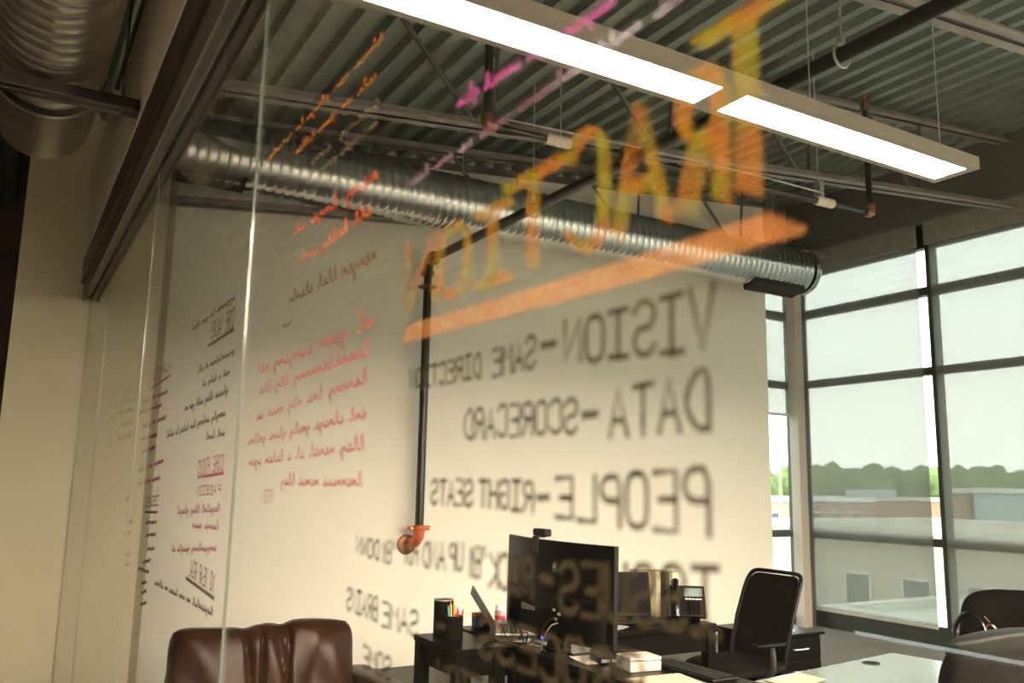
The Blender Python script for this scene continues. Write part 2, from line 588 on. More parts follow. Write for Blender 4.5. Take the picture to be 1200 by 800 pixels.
def roller_shade(label, u0, u1, zb, plane='x', at=XW, group=None):
    mid = (u0 + u1) / 2
    def B(mb, a, b, d0, d1, z0, z1):
        if plane == 'x':
            mb.box(at + d0, at + d1, a, b, z0, z1)
        else:
            mb.box(a, b, at + d0, at + d1, z0, z1)
    loc = (at - 0.05, mid, zb) if plane == 'x' else (mid, at - 0.05, zb)
    t = thing('roller_shade', label, 'window shade', loc, 0, group)
    f = MB()
    # one woven sheet (a single layer of cloth)
    if plane == 'x':
        f.add([(at - 0.05, u0, zb), (at - 0.05, u1, zb), (at - 0.05, u1, 4.24), (at - 0.05, u0, 4.24)], [(0, 1, 2, 3)])
    else:
        f.add([(u0, at - 0.05, zb), (u1, at - 0.05, zb), (u1, at - 0.05, 4.24), (u0, at - 0.05, 4.24)], [(0, 1, 2, 3)])
    f.build('shade_fabric', 'shade', t, world=True)
    h = MB()
    B(h, u0, u1, -0.056, -0.044, zb - 0.03, zb + 0.003)
    h.build('hem_bar', 'shade_bar', t, world=True, bevel=0.003)
    c = MB()
    B(c, u0 - 0.02, u1 + 0.02, -0.10, -0.06, 4.03, 4.268)
    c.build('cassette', 'valance', t, world=True, bevel=0.004)
    return t

SH = ['grey solar shade in the window bay beside the corner column',
      'grey solar shade behind the chair with the handbag, right of the tall mullion',
      'unseen grey shade raised for daylight in the third window bay from the corner column',
      'unseen grey shade raised for daylight in the fourth window bay from the corner column', 'unseen grey shade raised for daylight in the fifth window bay from the corner column',
      'unseen grey shade raised for daylight in the window bay farthest from the corner column']
for i in range(6):
    roller_shade(SH[i], ys[i + 1] + 0.095, ys[i] - 0.045, 0.21 if i < 2 else 2.9, group='solar shades on the window wall')  # bays out of view have shades raised to let in extra daylight
roller_shade('short grey shade over the narrow window between white wall and corner column', 7.43, 8.06, 2.38, 'y', 7.12)

# ------------------------------------------------------------------ roof joists
def joist(y, label):
    t = thing('roof_joist', label, 'joist', (2.0, y, deck_z(2.0) - 0.72), 0, 'open web roof joists')
    xa, xb = 0.56, 7.9
    def chord(dz, name):
        m = MB()
        for s in (-1, 1):
            for (o0, o1, q0, q1) in ((0.012, 0.07, 0.0, 0.008), (0.012, 0.02, 0.0, 0.06)):
                a, b = (o0, o1) if s > 0 else (-o1, -o0)
                vz = q1 if dz < -0.3 else q1
                m.add([(xx, y + yy, deck_z(xx) + dz + zz) for xx in (xa, xb) for zz in (q0, vz) for yy in (a, b)],
                      [(0, 1, 3, 2), (4, 6, 7, 5), (0, 4, 5, 1), (2, 3, 7, 6), (0, 2, 6, 4), (1, 5, 7, 3)])
        m.build(name, 'joist', t, world=True)
    chord(-0.068, 'top_chord')
    chord(-0.72, 'bottom_chord')
    for k in range(-5, 5):
        x0 = 1.70 + 1.40 * k
        if x0 < xa or x0 + 0.7 > xb:
            continue
        d = MB()
        d.tube([(x0, y, deck_z(x0) - 0.05), (x0 + 0.55, y, deck_z(x0 + 0.55) - 0.69)], 0.016, 8)
        d.build('web_diagonal', 'steel', t, world=True)
        d = MB()
        d.tube([(x0 + 0.70, y, deck_z(x0 + 0.7) - 0.05), (x0 + 0.66, y, deck_z(x0 + 0.66) - 0.69)], 0.013, 8)
        d.build('web_vertical', 'steel', t, world=True)
    return t
joist(2.24, 'roof joist crossing above the pendant light at the top right')
joist(4.32, 'roof joist over the middle of the room, left of the pendant light')
joist(6.42, 'roof joist nearest the white back wall, above the spiral duct')
joist(0.10, 'roof joist overhead, nearest the viewer')

# ------------------------------------------------------------------ glass partition with writing
UC = {'A': '00 26 40;12 32', 'B': '00 06 36 45 44 33 03;33 42 41 30 00', 'C': '45 36 16 05 01 10 30 41', 'D': '00 06 26 44 42 20 00',
      'E': '46 06 00 40;03 33', 'F': '46 06 00;03 33', 'G': '45 36 16 05 01 10 30 41 43 23', 'H': '00 06;40 46;03 43', 'I': '06 46;26 20;00 40',
      'J': '46 41 30 10 01', 'K': '00 06;46 03 40', 'L': '06 00 40', 'M': '00 06 23 46 40', 'N': '00 06 40 46',
      'O': '26 16 05 01 10 30 41 45 36 26', 'P': '00 06 36 45 44 33 03', 'R': '00 06 36 45 44 33 03;23 40', 'S': '45 36 16 05 04 13 33 42 41 30 10 01',
      'T': '06 46;26 20', 'U': '06 01 10 30 41 46', 'V': '06 20 46', 'W': '06 10 24 30 46', 'Y': '06 23 46;23 20',
      '0': '26 16 05 01 10 30 41 45 36 26', '1': '15 26 20', '3': '05 16 36 45 44 33 23;33 42 41 30 10 01', '9': '44 33 13 04 05 16 36 45 44 20',
      '-': '03 43', "'": '26 14', '(': '36 24 22 30', ')': '16 24 22 10'}
GIDX = [0]

def ribbon(mb, pts, w, x):
    """flat marker stroke on the glass, pts in (y, z)"""
    n = len(pts)
    vs = []
    for i in range(n):
        a, b = pts[max(0, i - 1)], pts[min(n - 1, i + 1)]
        d = Vector((b[0] - a[0], b[1] - a[1]))
        if d.length < 1e-9:
            d = Vector((1, 0))
        d.normalize()
        px, pz = pts[i]
        if i == 0:
            px, pz = px - d.x * w * 0.4, pz - d.y * w * 0.4
        if i == n - 1:
            px, pz = px + d.x * w * 0.4, pz + d.y * w * 0.4
        vs += [(x, px - d.y * w / 2, pz + d.x * w / 2), (x, px + d.y * w / 2, pz - d.x * w / 2)]
    mb.add(vs, [(2 * i, 2 * i + 1, 2 * i + 3, 2 * i + 2) for i in range(n - 1)])

def soft(pts):
    if len(pts) < 3:
        return pts
    out = [pts[0]]
    for i in range(len(pts) - 1):
        a, b = Vector(pts[i]), Vector(pts[i + 1])
        out += [tuple(a.lerp(b, 0.22)), tuple(a.lerp(b, 0.78))]
    out.append(pts[-1])
    return out

def write_line(panel, ink, text, y0, z0, y1, z1, h0, h1, w):
    mb = MB()
    GIDX[0] += 1
    x = GX + GT / 2 + 0.0006 + 0.000004 * (GIDX[0] % 50)
    dx = [0]
    def at(s, q):
        return (y0 + (y1 - y0) * s, z0 + (z1 - z0) * s + q * (h0 + (h1 - h0) * s))
    def stroke(pts, ww):
        dx[0] += 1
        ribbon(mb, pts, ww, x + 0.0000015 * dx[0])
    if text == '_':
        stroke([at(0, 0), at(0.5, 0), at(1, 0)], w)
    elif text[0] == '~':
        t = text[1:]
        n = len(t)
        r = random.Random(sum(map(ord, t)) + int(y0 * 1000) + int(z0 * 1000))
        words, cur = [], []
        for i, ch in enumerate(t):
            if ch == ' ':
                words.append(cur)
                cur = []
            else:
                cur.append((i, ch))
        words.append(cur)
        for wd in words:
            pts = []
            for i, ch in wd:
                s = i / n
                u = 0.92 / n
                j = lambda a=0.05: r.uniform(-a, a)
                if ch in 'tlhbdkf':
                    pts += [at(s, 0.05), at(s + u * 0.35, 0.95 + j()), at(s + u * 0.5, 0.9), at(s + u * 0.45, 0.05), at(s + u * 0.9, 0.1)]
                elif ch in 'pgyqj':
                    pts += [at(s, 0.1), at(s + u * 0.3, 0.45 + j()), at(s + u * 0.6, 0.1), at(s + u * 0.65, 0.45), at(s + u * 0.55, -0.45 + j()), at(s + u * 0.35, -0.4), at(s + u * 0.95, 0.1)]
                elif ch in 'aeocs':
                    pts += [at(s, 0.1), at(s + u * 0.55, 0.5 + j()), at(s + u * 0.2, 0.4), at(s + u * 0.25, 0.03), at(s + u * 0.6, 0.05), at(s + u * 0.95, 0.15)]
                else:
                    pts += [at(s, 0.1), at(s + u * 0.25, 0.5 + j()), at(s + u * 0.4, 0.05), at(s + u * 0.65, 0.48 + j()), at(s + u * 0.8, 0.05), at(s + u * 0.98, 0.1)]
            if pts:
                stroke(soft(pts), w * (2.0 if ink in 'wp' else 1.55))
    else:
        n = len(text)
        r = random.Random(sum(map(ord, text)))
        for i, ch in enumerate(text):
            if ch == ' ' or ch not in UC:
                continue
            for k, st in enumerate(UC[ch].split(';')):
                jx, jz = r.uniform(-0.04, 0.04), r.uniform(-0.05, 0.05)
                pts = [at((i + 0.10 + 0.74 * int(c[0]) / 4 + jx * 0.3) / n, int(c[1]) / 6 + jz * 0.6) for c in st.split()]
                stroke(soft(pts) if ch in 'BCDGOPRSUJ093' else pts, w * (1.45 if y0 < 1.9 else 1.0))
    o = mb.build('writing', INK[ink], panel)
    return o

panel_spec = [(-1.70, 1.9675, 'wide clear glass panel nearest the viewer, written with the big yellow and orange heading'),
              (1.9725, 3.6875, 'clear glass panel left of the bright joint, with black and purple lists'),
              (3.6925, 5.4075, 'narrow-looking clear glass panel third along the partition, with faint lists'),
              (5.4125, YB - 0.004, 'last clear glass panel against the corridor end wall')]
panels = []
for (a, b, lb) in panel_spec:
    g = MB()
    g.box(GX - GT / 2, GX + GT / 2, a, b, 0.012, 2.79)
    o = g.build('glass_partition', 'glass')
    o.data.materials.append(M['edge'])
    for p in o.data.polygons:
        if abs(p.normal.x) < 0.5:
            p.material_index = 1
    tag(o, lb, 'glass panel', 'glass partition panels')
    panels.append(o)

TEXT = [
    (1, 'b', 'VISION', 0.469, 1.602, 0.68, 1.617, 0.05, 0.037, 0.0042),
    (1, 'b', '-', 0.688, 1.622, 0.72, 1.623, 0.029, 0.028, 0.0055),
    (1, 'b', 'SAME', 0.726, 1.617, 0.818, 1.616, 0.033, 0.029, 0.0034),
    (1, 'b', 'DIRECTION', 0.841, 1.618, 1.041, 1.622, 0.028, 0.023, 0.0034),
    (1, 'b', 'DATA', 0.477, 1.543, 0.608, 1.542, 0.045, 0.04, 0.004),
    (1, 'b', '-', 0.62, 1.55, 0.647, 1.55, 0.027, 0.027, 0.0055),
    (1, 'b', 'SCORECARD', 0.651, 1.549, 0.882, 1.55, 0.031, 0.033, 0.0034),
    (1, 'b', 'PEOPLE', 0.479, 1.466, 0.692, 1.47, 0.049, 0.035, 0.0042),
    (1, 'b', '-', 0.698, 1.473, 0.723, 1.472, 0.032, 0.031, 0.0055),
    (1, 'b', 'RIGHT', 0.726, 1.474, 0.842, 1.477, 0.029, 0.027, 0.0034),
    (1, 'b', 'SEATS', 0.853, 1.476, 0.963, 1.475, 0.028, 0.028, 0.0034),
    (1, 'b', 'ISSUES', 0.471, 1.395, 0.684, 1.387, 0.048, 0.042, 0.0044),
    (1, 'b', '-', 0.691, 1.396, 0.714, 1.396, 0.034, 0.033, 0.0055),
    (1, 'b', 'PICK', 0.724, 1.392, 0.815, 1.395, 0.038, 0.033, 0.0036),
    (1, 'b', "'EM", 0.819, 1.401, 0.857, 1.402, 0.032, 0.031, 0.0034),
    (1, 'b', 'UP', 0.872, 1.404, 0.91, 1.404, 0.03, 0.028, 0.0032),
    (1, 'b', 'AND', 0.916, 1.402, 0.982, 1.4, 0.031, 0.028, 0.0032),
    (1, 'b', 'PUT', 0.992, 1.401, 1.038, 1.398, 0.027, 0.027, 0.003),
    (1, 'b', "'EM", 1.063, 1.396, 1.106, 1.395, 0.028, 0.027, 0.003),
    (1, 'b', 'DOWN', 1.118, 1.396, 1.21, 1.4, 0.025, 0.022, 0.003),
    (1, 'b', 'PROCESS', 0.556, 1.324, 0.837, 1.324, 0.042, 0.038, 0.0044),
    (1, 'b', '-', 0.911, 1.323, 0.937, 1.321, 0.033, 0.032, 0.005),
    (1, 'b', 'SAME', 0.984, 1.317, 1.103, 1.314, 0.029, 0.03, 0.0032),
    (1, 'b', 'BRAINS', 1.115, 1.317, 1.237, 1.317, 0.03, 0.03, 0.003),
    (1, 'b', 'TRACTION', 0.702, 1.257, 0.933, 1.263, 0.044, 0.037, 0.004),
    (1, 'b', 'SOME', 1.062, 1.251, 1.163, 1.251, 0.027, 0.027, 0.003),
    (1, 'p', '~At your company nat', 1.18, 1.723, 1.866, 1.721, 0.039, 0.03, 0.0022),
    (1, 'p', '~transforming thy tha', 1.192, 1.685, 1.826, 1.675, 0.029, 0.028, 0.0022),
    (1, 'p', '~having two why rose as', 1.197, 1.643, 1.833, 1.622, 0.029, 0.025, 0.0022),
    (1, 'p', '~and always pushy plans public', 1.194, 1.592, 1.891, 1.572, 0.025, 0.026, 0.0022),
    (1, 'p', '~they moved at a later span', 1.195, 1.546, 1.872, 1.528, 0.025, 0.025, 0.0022),
    (1, 'p', '~business moves they', 1.198, 1.493, 1.618, 1.491, 0.024, 0.024, 0.0022),
    (1, 'p', '(93)', 1.651, 1.459, 1.755, 1.453, 0.025, 0.025, 0.0022),
    (1, 'w', '~Danger that shoul!', 1.182, 1.826, 1.642, 1.84, 0.038, 0.025, 0.0024),
    (1, 'w', '~(a)', 1.61, 1.796, 1.674, 1.794, 0.017, 0.017, 0.002),
    (1, 'r', '~Many hugs at', 1.194, 1.955, 1.636, 1.977, 0.04, 0.024, 0.0032),
    (1, 'r', '~all fully', 1.213, 1.908, 1.45, 1.903, 0.029, 0.023, 0.0032),
    (1, 'r', '~and', 1.47, 1.904, 1.584, 1.91, 0.023, 0.021, 0.003),
    (1, 'o', '~three new steps to remember', 1.196, 2.187, 1.905, 2.212, 0.022, 0.018, 0.0026),
    (1, 'o', '~make our plans better', 1.219, 2.133, 1.661, 2.151, 0.025, 0.018, 0.0026),
    (1, 'c', '~every one', 1.198, 2.082, 1.544, 2.092, 0.024, 0.018, 0.0024),
    (1, 'c', '~in a whole group', 1.205, 2.048, 1.472, 2.059, 0.02, 0.018, 0.0024),
    (1, 'm', '~improve her annual plan', 0.597, 1.945, 0.924, 1.968, 0.021, 0.024, 0.0028),
    (1, 'l', '~we will achieve more as one team', 0.505, 1.903, 1.076, 1.907, 0.019, 0.018, 0.0028),
    (2, 'b', '~appears to you that', 2.12, 1.935, 2.662, 1.933, 0.021, 0.022, 0.004),
    (2, 'b', 'CORE VALUES', 2.107, 1.863, 2.385, 1.872, 0.049, 0.042, 0.0055),
    (2, 'b', '_', 2.105, 1.857, 2.401, 1.855, 0.0, 0.0, 0.009),
    (2, 'b', '~presentation it all', 2.078, 1.797, 2.516, 1.792, 0.019, 0.023, 0.004),
    (2, 'b', '~not a lady at', 2.116, 1.75, 2.44, 1.747, 0.019, 0.019, 0.004),
    (2, 'b', '~places they call you in', 2.119, 1.705, 2.681, 1.695, 0.023, 0.028, 0.0045),
    (2, 'b', '~simply ending for today to solid', 2.129, 1.65, 2.964, 1.627, 0.023, 0.028, 0.0045),
    (2, 'b', '~out loud', 2.122, 1.603, 2.339, 1.6, 0.02, 0.02, 0.0045),
    (2, 'u', 'CORE FOCUS', 2.105, 1.522, 2.416, 1.51, 0.036, 0.036, 0.005),
    (2, 'u', '_', 2.102, 1.514, 2.402, 1.503, 0.0, 0.0, 0.008),
    (2, 'u', 'PASSION', 2.114, 1.466, 2.417, 1.456, 0.02, 0.023, 0.004),
    (2, 'u', '~hopeful they played', 2.118, 1.425, 2.671, 1.398, 0.021, 0.026, 0.004),
    (2, 'u', '~have can', 2.113, 1.384, 2.429, 1.372, 0.021, 0.021, 0.004),
    (2, 'u', '~supporting people at', 2.123, 1.335, 2.704, 1.29, 0.019, 0.023, 0.004),
    (2, 'b', '10 YEAR GOAL', 2.109, 1.242, 2.425, 1.25, 0.041, 0.042, 0.0055),
    (2, 'b', '_', 2.105, 1.229, 2.457, 1.24, 0.0, 0.0, 0.009),
    (2, 'b', '~deposited (3 93) teams in office', 2.109, 1.191, 2.958, 1.172, 0.021, 0.022, 0.0045),
    (2, 'b', 'ISSUES', 3.021, 1.412, 3.297, 1.398, 0.032, 0.032, 0.006),
    (2, 'b', '_', 3.026, 1.39, 3.306, 1.38, 0.0, 0.0, 0.008),
    (3, 'u', 'MARKETING', 3.006, 1.842, 3.464, 1.853, 0.039, 0.038, 0.007),
    (3, 'u', '_', 3.001, 1.833, 3.448, 1.826, 0.0, 0.0, 0.009),
    (3, 'u', '~names in a list', 3.024, 1.778, 3.648, 1.785, 0.024, 0.021, 0.006),
    (3, 'u', '~names in a list', 3.126, 1.74, 3.696, 1.748, 0.024, 0.021, 0.006),
    (3, 'u', '~names in a list', 3.015, 1.693, 3.561, 1.684, 0.023, 0.02, 0.006),
    (3, 'u', '~names in a list', 3.183, 1.641, 3.579, 1.639, 0.024, 0.02, 0.006),
    (3, 'u', '~names in a list', 3.198, 1.6, 3.501, 1.589, 0.024, 0.019, 0.006),
    (3, 'u', '~names in a list', 2.992, 1.551, 3.548, 1.52, 0.022, 0.019, 0.006),
    (3, 'u', '~names in a list', 3.032, 1.496, 3.538, 1.469, 0.022, 0.019, 0.006),
    (3, 'b', '3 YEAR', 3.835, 1.844, 4.304, 1.859, 0.042, 0.038, 0.008),
    (3, 'b', '_', 3.795, 1.824, 4.313, 1.828, 0.0, 0.0, 0.01),
    (3, 'b', '~run plan', 3.892, 1.774, 4.451, 1.793, 0.022, 0.021, 0.008),
    (3, 'b', '~run plan', 3.882, 1.72, 4.238, 1.73, 0.022, 0.02, 0.008),
    (3, 'b', '~run plan', 3.872, 1.667, 4.352, 1.669, 0.022, 0.021, 0.008),
    (2, 'b', '~rows', 3.025, 1.355, 3.264, 1.343, 0.018, 0.017, 0.006),
    (2, 'b', '~rows', 3.021, 1.317, 3.219, 1.303, 0.018, 0.016, 0.006),
    (2, 'b', '~rows', 3.031, 1.271, 3.174, 1.261, 0.018, 0.016, 0.006),
    (2, 'b', '~rows', 3.081, 1.232, 3.242, 1.21, 0.018, 0.016, 0.006),
    (2, 'b', '~rows', 3.094, 1.19, 3.352, 1.183, 0.018, 0.017, 0.006),
    (2, 'b', '~rows', 3.131, 1.157, 3.241, 1.142, 0.018, 0.016, 0.006),
    (2, 'b', '~rows', 3.115, 1.131, 3.221, 1.111, 0.018, 0.016, 0.006),
    (2, 'b', '~rows', 3.094, 1.096, 3.219, 1.075, 0.018, 0.016, 0.006),
    (3, 'b', '~no', 4.603, 1.894, 4.799, 1.905, 0.027, 0.024, 0.008),
    (3, 'b', '~no', 4.529, 1.847, 4.752, 1.85, 0.026, 0.023, 0.008),
    (3, 'b', '~no', 4.578, 1.776, 4.763, 1.773, 0.026, 0.023, 0.008),
    (3, 'b', '~no', 4.635, 1.712, 4.746, 1.708, 0.026, 0.023, 0.008),
    (3, 'b', '~no', 4.622, 1.654, 4.732, 1.649, 0.025, 0.021, 0.008),
    (4, 'b', '~last ones', 5.511, 1.911, 6.512, 1.911, 0.022, 0.019, 0.011),
    (4, 'b', '~last ones', 5.583, 1.881, 5.91, 1.881, 0.022, 0.017, 0.011),
    (3, 'u', '~notes', 3.696, 1.415, 3.849, 1.407, 0.022, 0.021, 0.007),
    (3, 'u', '~notes', 3.612, 1.33, 3.733, 1.321, 0.022, 0.019, 0.007),
    (3, 'u', '~notes', 3.608, 1.289, 3.806, 1.275, 0.022, 0.019, 0.007),
    (3, 'u', '~notes', 3.579, 1.212, 3.722, 1.198, 0.021, 0.019, 0.007),
    (3, 'u', '~notes', 3.578, 1.175, 3.72, 1.16, 0.021, 0.018, 0.007),
]
for (pn, ink, t, y0, z0, y1, z1, h0, h1, w) in TEXT:
    k = 0 if y0 < 1.97 else 1 if y0 < 3.69 else 2 if y0 < 5.41 else 3
    write_line(panels[k], ink, t, y0, z0, y1, z1, h0, h1, w)

# the big heading, drawn in several chalk passes per letter
TITLE = [('T', 0.384, 0.484, 1.716, 1.855), ('R', 0.462, 0.504, 1.718, 1.828), ('A', 0.527, 0.592, 1.72, 1.832), ('C', 0.612, 0.668, 1.722, 1.834),
         ('T', 0.676, 0.796, 1.722, 1.822), ('I', 0.784, 0.861, 1.724, 1.808), ('O', 0.884, 0.958, 1.728, 1.812), ('N', 0.972, 1.062, 1.731, 1.822)]
for q, (ch, a, b, z0, z1) in enumerate(TITLE):
    mb = MB()
    dd = 0
    for k, st in enumerate(UC[ch].split(';')):
        for off in (-0.0075, -0.0025, 0.0025, 0.0075):
            dd += 1
            pts = [(a + (b - a) * int(c[0]) / 4 + off * (1 + 0.3 * k), z0 + (z1 - z0) * int(c[1]) / 6 + off * 0.7) for c in st.split()]
            ribbon(mb, soft(pts) if ch in 'CROS' else pts, 0.0062, GX + GT / 2 + 0.0008 + 0.00001 * q + 0.000002 * dd)
    o = mb.build('heading_letter', INK['t'], panels[0])
mb = MB()
for k in range(4):
    dz = 0.0055 * k
    ribbon(mb, [(0.388 + 0.009 * k, 1.675 + dz), (0.541, 1.676 + dz), (0.80, 1.682 + dz), (1.066 - 0.004 * k, 1.689 + dz * 1.05)], 0.0058, GX + GT / 2 + 0.0010 + 0.000002 * k)
mb.build('heading_underline', INK['uo'], panels[0])

# dark header track that holds the glass
t = thing('glass_track', 'dark bronze header track holding the top of the glass panels', 'track', (0.45, 2.5, 2.75))
m = MB()
m.box(0.375, 0.525, -4.25, YB - 0.002, 2.88, 3.039)
m.build('track_body', 'track', t, world=True, bevel=0.004)
m = MB()
m.box(0.405, 0.440, -4.25, YB - 0.002, 2.77, 2.88)
m.box(0.460, 0.495, -4.25, YB - 0.002, 2.77, 2.88)
m.build('track_channel', 'track', t, world=True, bevel=0.003)
m = MB()
m.box(0.396, 0.404, -4.25, YB - 0.002, 2.755, 2.882)
m.build('track_lip', 'track_light', t, world=True)
m = MB()
m.box(0.496, 0.502, -4.25, YB - 0.002, 2.755, 2.882)
m.build('track_lip', 'track_light', t, world=True)

# ------------------------------------------------------------------ ducts
def duct_profile(L, r, pitch=0.075, amp=0.007, n=8, seam=9):
    prof = []
    k = int(L / pitch)
    for i in range(k):
        for j in range(n):
            u = j / n
            a = amp * max(0.0, math.sin(math.pi * u)) ** 0.7
            if i % seam == 0 and j in (0, 1):
                a += 0.006
            prof.append((i * pitch + u * pitch, r + a - amp / 2))
    prof.append((k * pitch, r))
    return prof

def register(t, cx, cy, cz, lx, wy, tilt, n):
    rot = Matrix.Rotation(tilt, 3, 'X')
    m = MB()
    for (x0, x1, y0, y1) in ((-lx, lx, -wy, -wy + 0.018), (-lx, lx, wy - 0.018, wy), (-lx, -lx + 0.02, -wy, wy), (lx - 0.02, lx, -wy, wy)):
        m.box(x0, x1, y0, y1, -0.02, 0.055, rot, (cx, cy, cz))
    f = m.build('register', 'grey_plastic', t, world=True)
    m = MB()
    for i in range(n):
        xx = -lx + 0.03 + (2 * lx - 0.06) * i / (n - 1)
        m.box(xx - 0.004, xx + 0.004, -wy + 0.018, wy - 0.018, -0.015, 0.02, rot, (cx, cy, cz))
    m.build('louvre', 'steel', f, world=False)
    for o in f.children:
        for v in o.data.vertices:
            v.co -= Vector(t.location)
    m = MB()
    m.box(-lx + 0.01, lx - 0.01, -wy + 0.01, wy - 0.01, 0.022, 0.03, rot, (cx, cy, cz))
    b = m.build('register_throat', 'black', t, world=True)

DY, DZ, DR = 6.36, 3.865, 0.238
t = thing('spiral_duct', 'long silver spiral duct running along the top of the white back wall', 'duct', (4.4, DY, DZ))
m = MB()
m.lathe(duct_profile(6.82, DR), (0.60, DY, DZ), (1, 0, 0), 56, cap=False)
m.build('duct_body', 'duct', t, smooth=True, world=True)
m = MB()
m.lathe([(0, DR - 0.003), (0.0, DR + 0.012), (0.02, DR + 0.012), (0.02, DR + 0.004), (0.05, DR + 0.004), (0.05, DR + 0.012), (0.068, DR + 0.010), (0.072, DR - 0.01), (0.066, 0.0)],
        (7.38, DY, DZ), (1, 0, 0), 56, cap=False)
m.build('end_cap', 'duct', t, smooth=True, world=True)
for xx in (1.1, 3.2, 5.3, 7.0):
    m = MB()
    m.tube([(xx, DY, DZ + DR), (xx, DY, deck_z(xx) + 0.0)], 0.005, 6)
    m.build('hanger_wire', 'wire', t, world=True)
register(t, 6.93, DY - 0.055, DZ - DR - 0.012, 0.36, 0.10, R(-14), 22)
register(t, 1.10, DY - 0.10, DZ - DR + 0.012, 0.25, 0.065, R(-24), 16)

t = thing('spiral_duct', 'large dull spiral duct over the corridor at the upper left', 'duct', (0.015, 2.0, 3.37))
m = MB()
m.lathe(duct_profile(7.2, 0.235, 0.085, 0.010, 8, 6), (0.015, -2.9, 3.37), (0, 1, 0), 48, cap=False)
m.build('duct_body', 'duct_dull', t, smooth=True, world=True)
m = MB()
m.lathe([(0, 0.246), (0.02, 0.25), (0.04, 0.238), (0.60, 0.228), (0.70, 0.222), (0.71, 0.205), (0.70, 0.0)], (0.015, 4.30, 3.37), (0, 1, 0), 48, cap=False)
m.build('collar', 'duct_dull', t, smooth=True, world=True)
t = thing('strut_bar', 'black double strut bar carrying the corridor duct', 'strut', (-0.2, 3.92, 3.05))
for yy in (3.875, 3.93):
    m = MB()
    m.box(-1.2, 0.366, yy - 0.022, yy + 0.022, 3.062, 3.115)
    m.build('strut', 'pipe', t, world=True, bevel=0.004)
for xx in (-0.40, 0.30):
    m = MB()
    m.tube([(xx, 3.902, 3.05), (xx, 3.902, deck_z(xx))], 0.006, 8)
    m.build('hanger_rod', 'steel', t, world=True)
t = thing('conduit', 'thin dark conduit running beside the corridor duct', 'conduit', (0.352, 2.0, 3.60))
m = MB()
m.tube([(0.350, -3, 3.62), (0.350, 5.2, 3.62)], 0.010, 8)
m.build('conduit_tube', 'steel', t, world=True)
for yy in (1.2, 3.4, 5.0):
    m = MB()
    m.box(0.335, 0.37, yy - 0.03, yy + 0.03, 3.605, 3.635)
    m.build('conduit_strap', 'zinc', t, world=True)

# ------------------------------------------------------------------ sprinkler pipes
PX = 3.08
t = thing('sprinkler_main_pipe', 'black sprinkler main rising up the white wall and crossing the ceiling', 'pipe', (PX, 6.70, 1.0))
m = MB()
m.tube([(PX, 6.74, 1.12), (PX, 6.74, 3.34)], 0.037, 18)
m.build('drop_pipe', 'pipe', t, smooth=True, world=True)
m = MB()
m.tube([(PX, 6.66, 3.435), (PX, -3.5, 3.435)], 0.037, 18)
m.build('run_pipe', 'pipe', t, smooth=True, world=True)
m = MB()
m.tube(smoothpath([(PX, 6.74, 3.33), (PX, 6.735, 3.39), (PX, 6.71, 3.425), (PX, 6.65, 3.435)], 5), 0.048, 18)
m.lathe([(0, 0.04), (0, 0.062), (0.035, 0.062), (0.035, 0.04)], (PX, 6.74, 3.30), (0, 0, 1), 20)
m.lathe([(0, 0.04), (0, 0.062), (0.035, 0.062), (0.035, 0.04)], (PX, 6.66, 3.435), (0, -1, 0), 20)
m.build('elbow', 'pipe', t, smooth=True, world=True)
m = MB()
m.lathe([(0, 0.03), (0, 0.058), (0.012, 0.085), (0.02, 0.085), (0.03, 0.058), (0.03, 0.03)], (PX, 6.74, 3.18), (0, 0, 1), 20)
m.build('coupling', 'brass', t, smooth=True, world=True)
e = MB()
e.tube(smoothpath([(PX, 6.74, 1.14), (PX, 6.745, 1.06), (PX - 0.02, 6.775, 1.01), (PX - 0.05, 6.83, 0.99)], 6), 0.046, 18)
f = e.build('wall_elbow', 'orange_pipe', t, smooth=True, world=True)
e = MB()
e.lathe([(0, 0.04), (0, 0.06), (0.03, 0.066), (0.05, 0.06), (0.05, 0.04)], (PX, 6.74, 1.10), (0, 0, 1), 20)
e.box(PX - 0.10, PX - 0.05, 6.725, 6.755, 1.108, 1.145)
e.box(PX + 0.05, PX + 0.10, 6.725, 6.755, 1.108, 1.145)
e.build('grooved_clamp', 'orange_pipe', t, smooth=False, world=True, bevel=0.004)
for s in (-1, 1):
    e = MB()
    e.tube([(PX + s * 0.078, 6.70, 1.126), (PX + s * 0.078, 6.78, 1.126)], 0.009, 8)
    e.build('clamp_bolt', 'zinc', t, world=True)
e = MB()
e.lathe([(0, 0.03), (0, 0.085), (0.02, 0.08), (0.03, 0.05), (0.03, 0.03)], (PX - 0.055, YB + 0.017, 0.985), (0.0, -1, 0), 20)
e.build('wall_flange', 'brass', t, smooth=True, world=True)
def clevis(t, y):
    m = MB()
    m.tube([(PX + 0.052 * math.cos(a), y, 3.435 + 0.058 * math.sin(a)) for a in [math.pi / 2 + 2 * math.pi * k / 20 for k in range(21)]], 0.007, 6)
    m.box(PX - 0.014, PX + 0.014, y - 0.014, y + 0.014, 3.485, 3.53)
    m.build('clevis_hanger', 'zinc', t, world=True)
    m = MB()
    m.tube([(PX, y, 3.52), (PX, y, deck_z(PX))], 0.006, 8)
    m.build('hanger_rod', 'zinc', t, world=True)
clevis(t, 2.37)
clevis(t, 5.0)

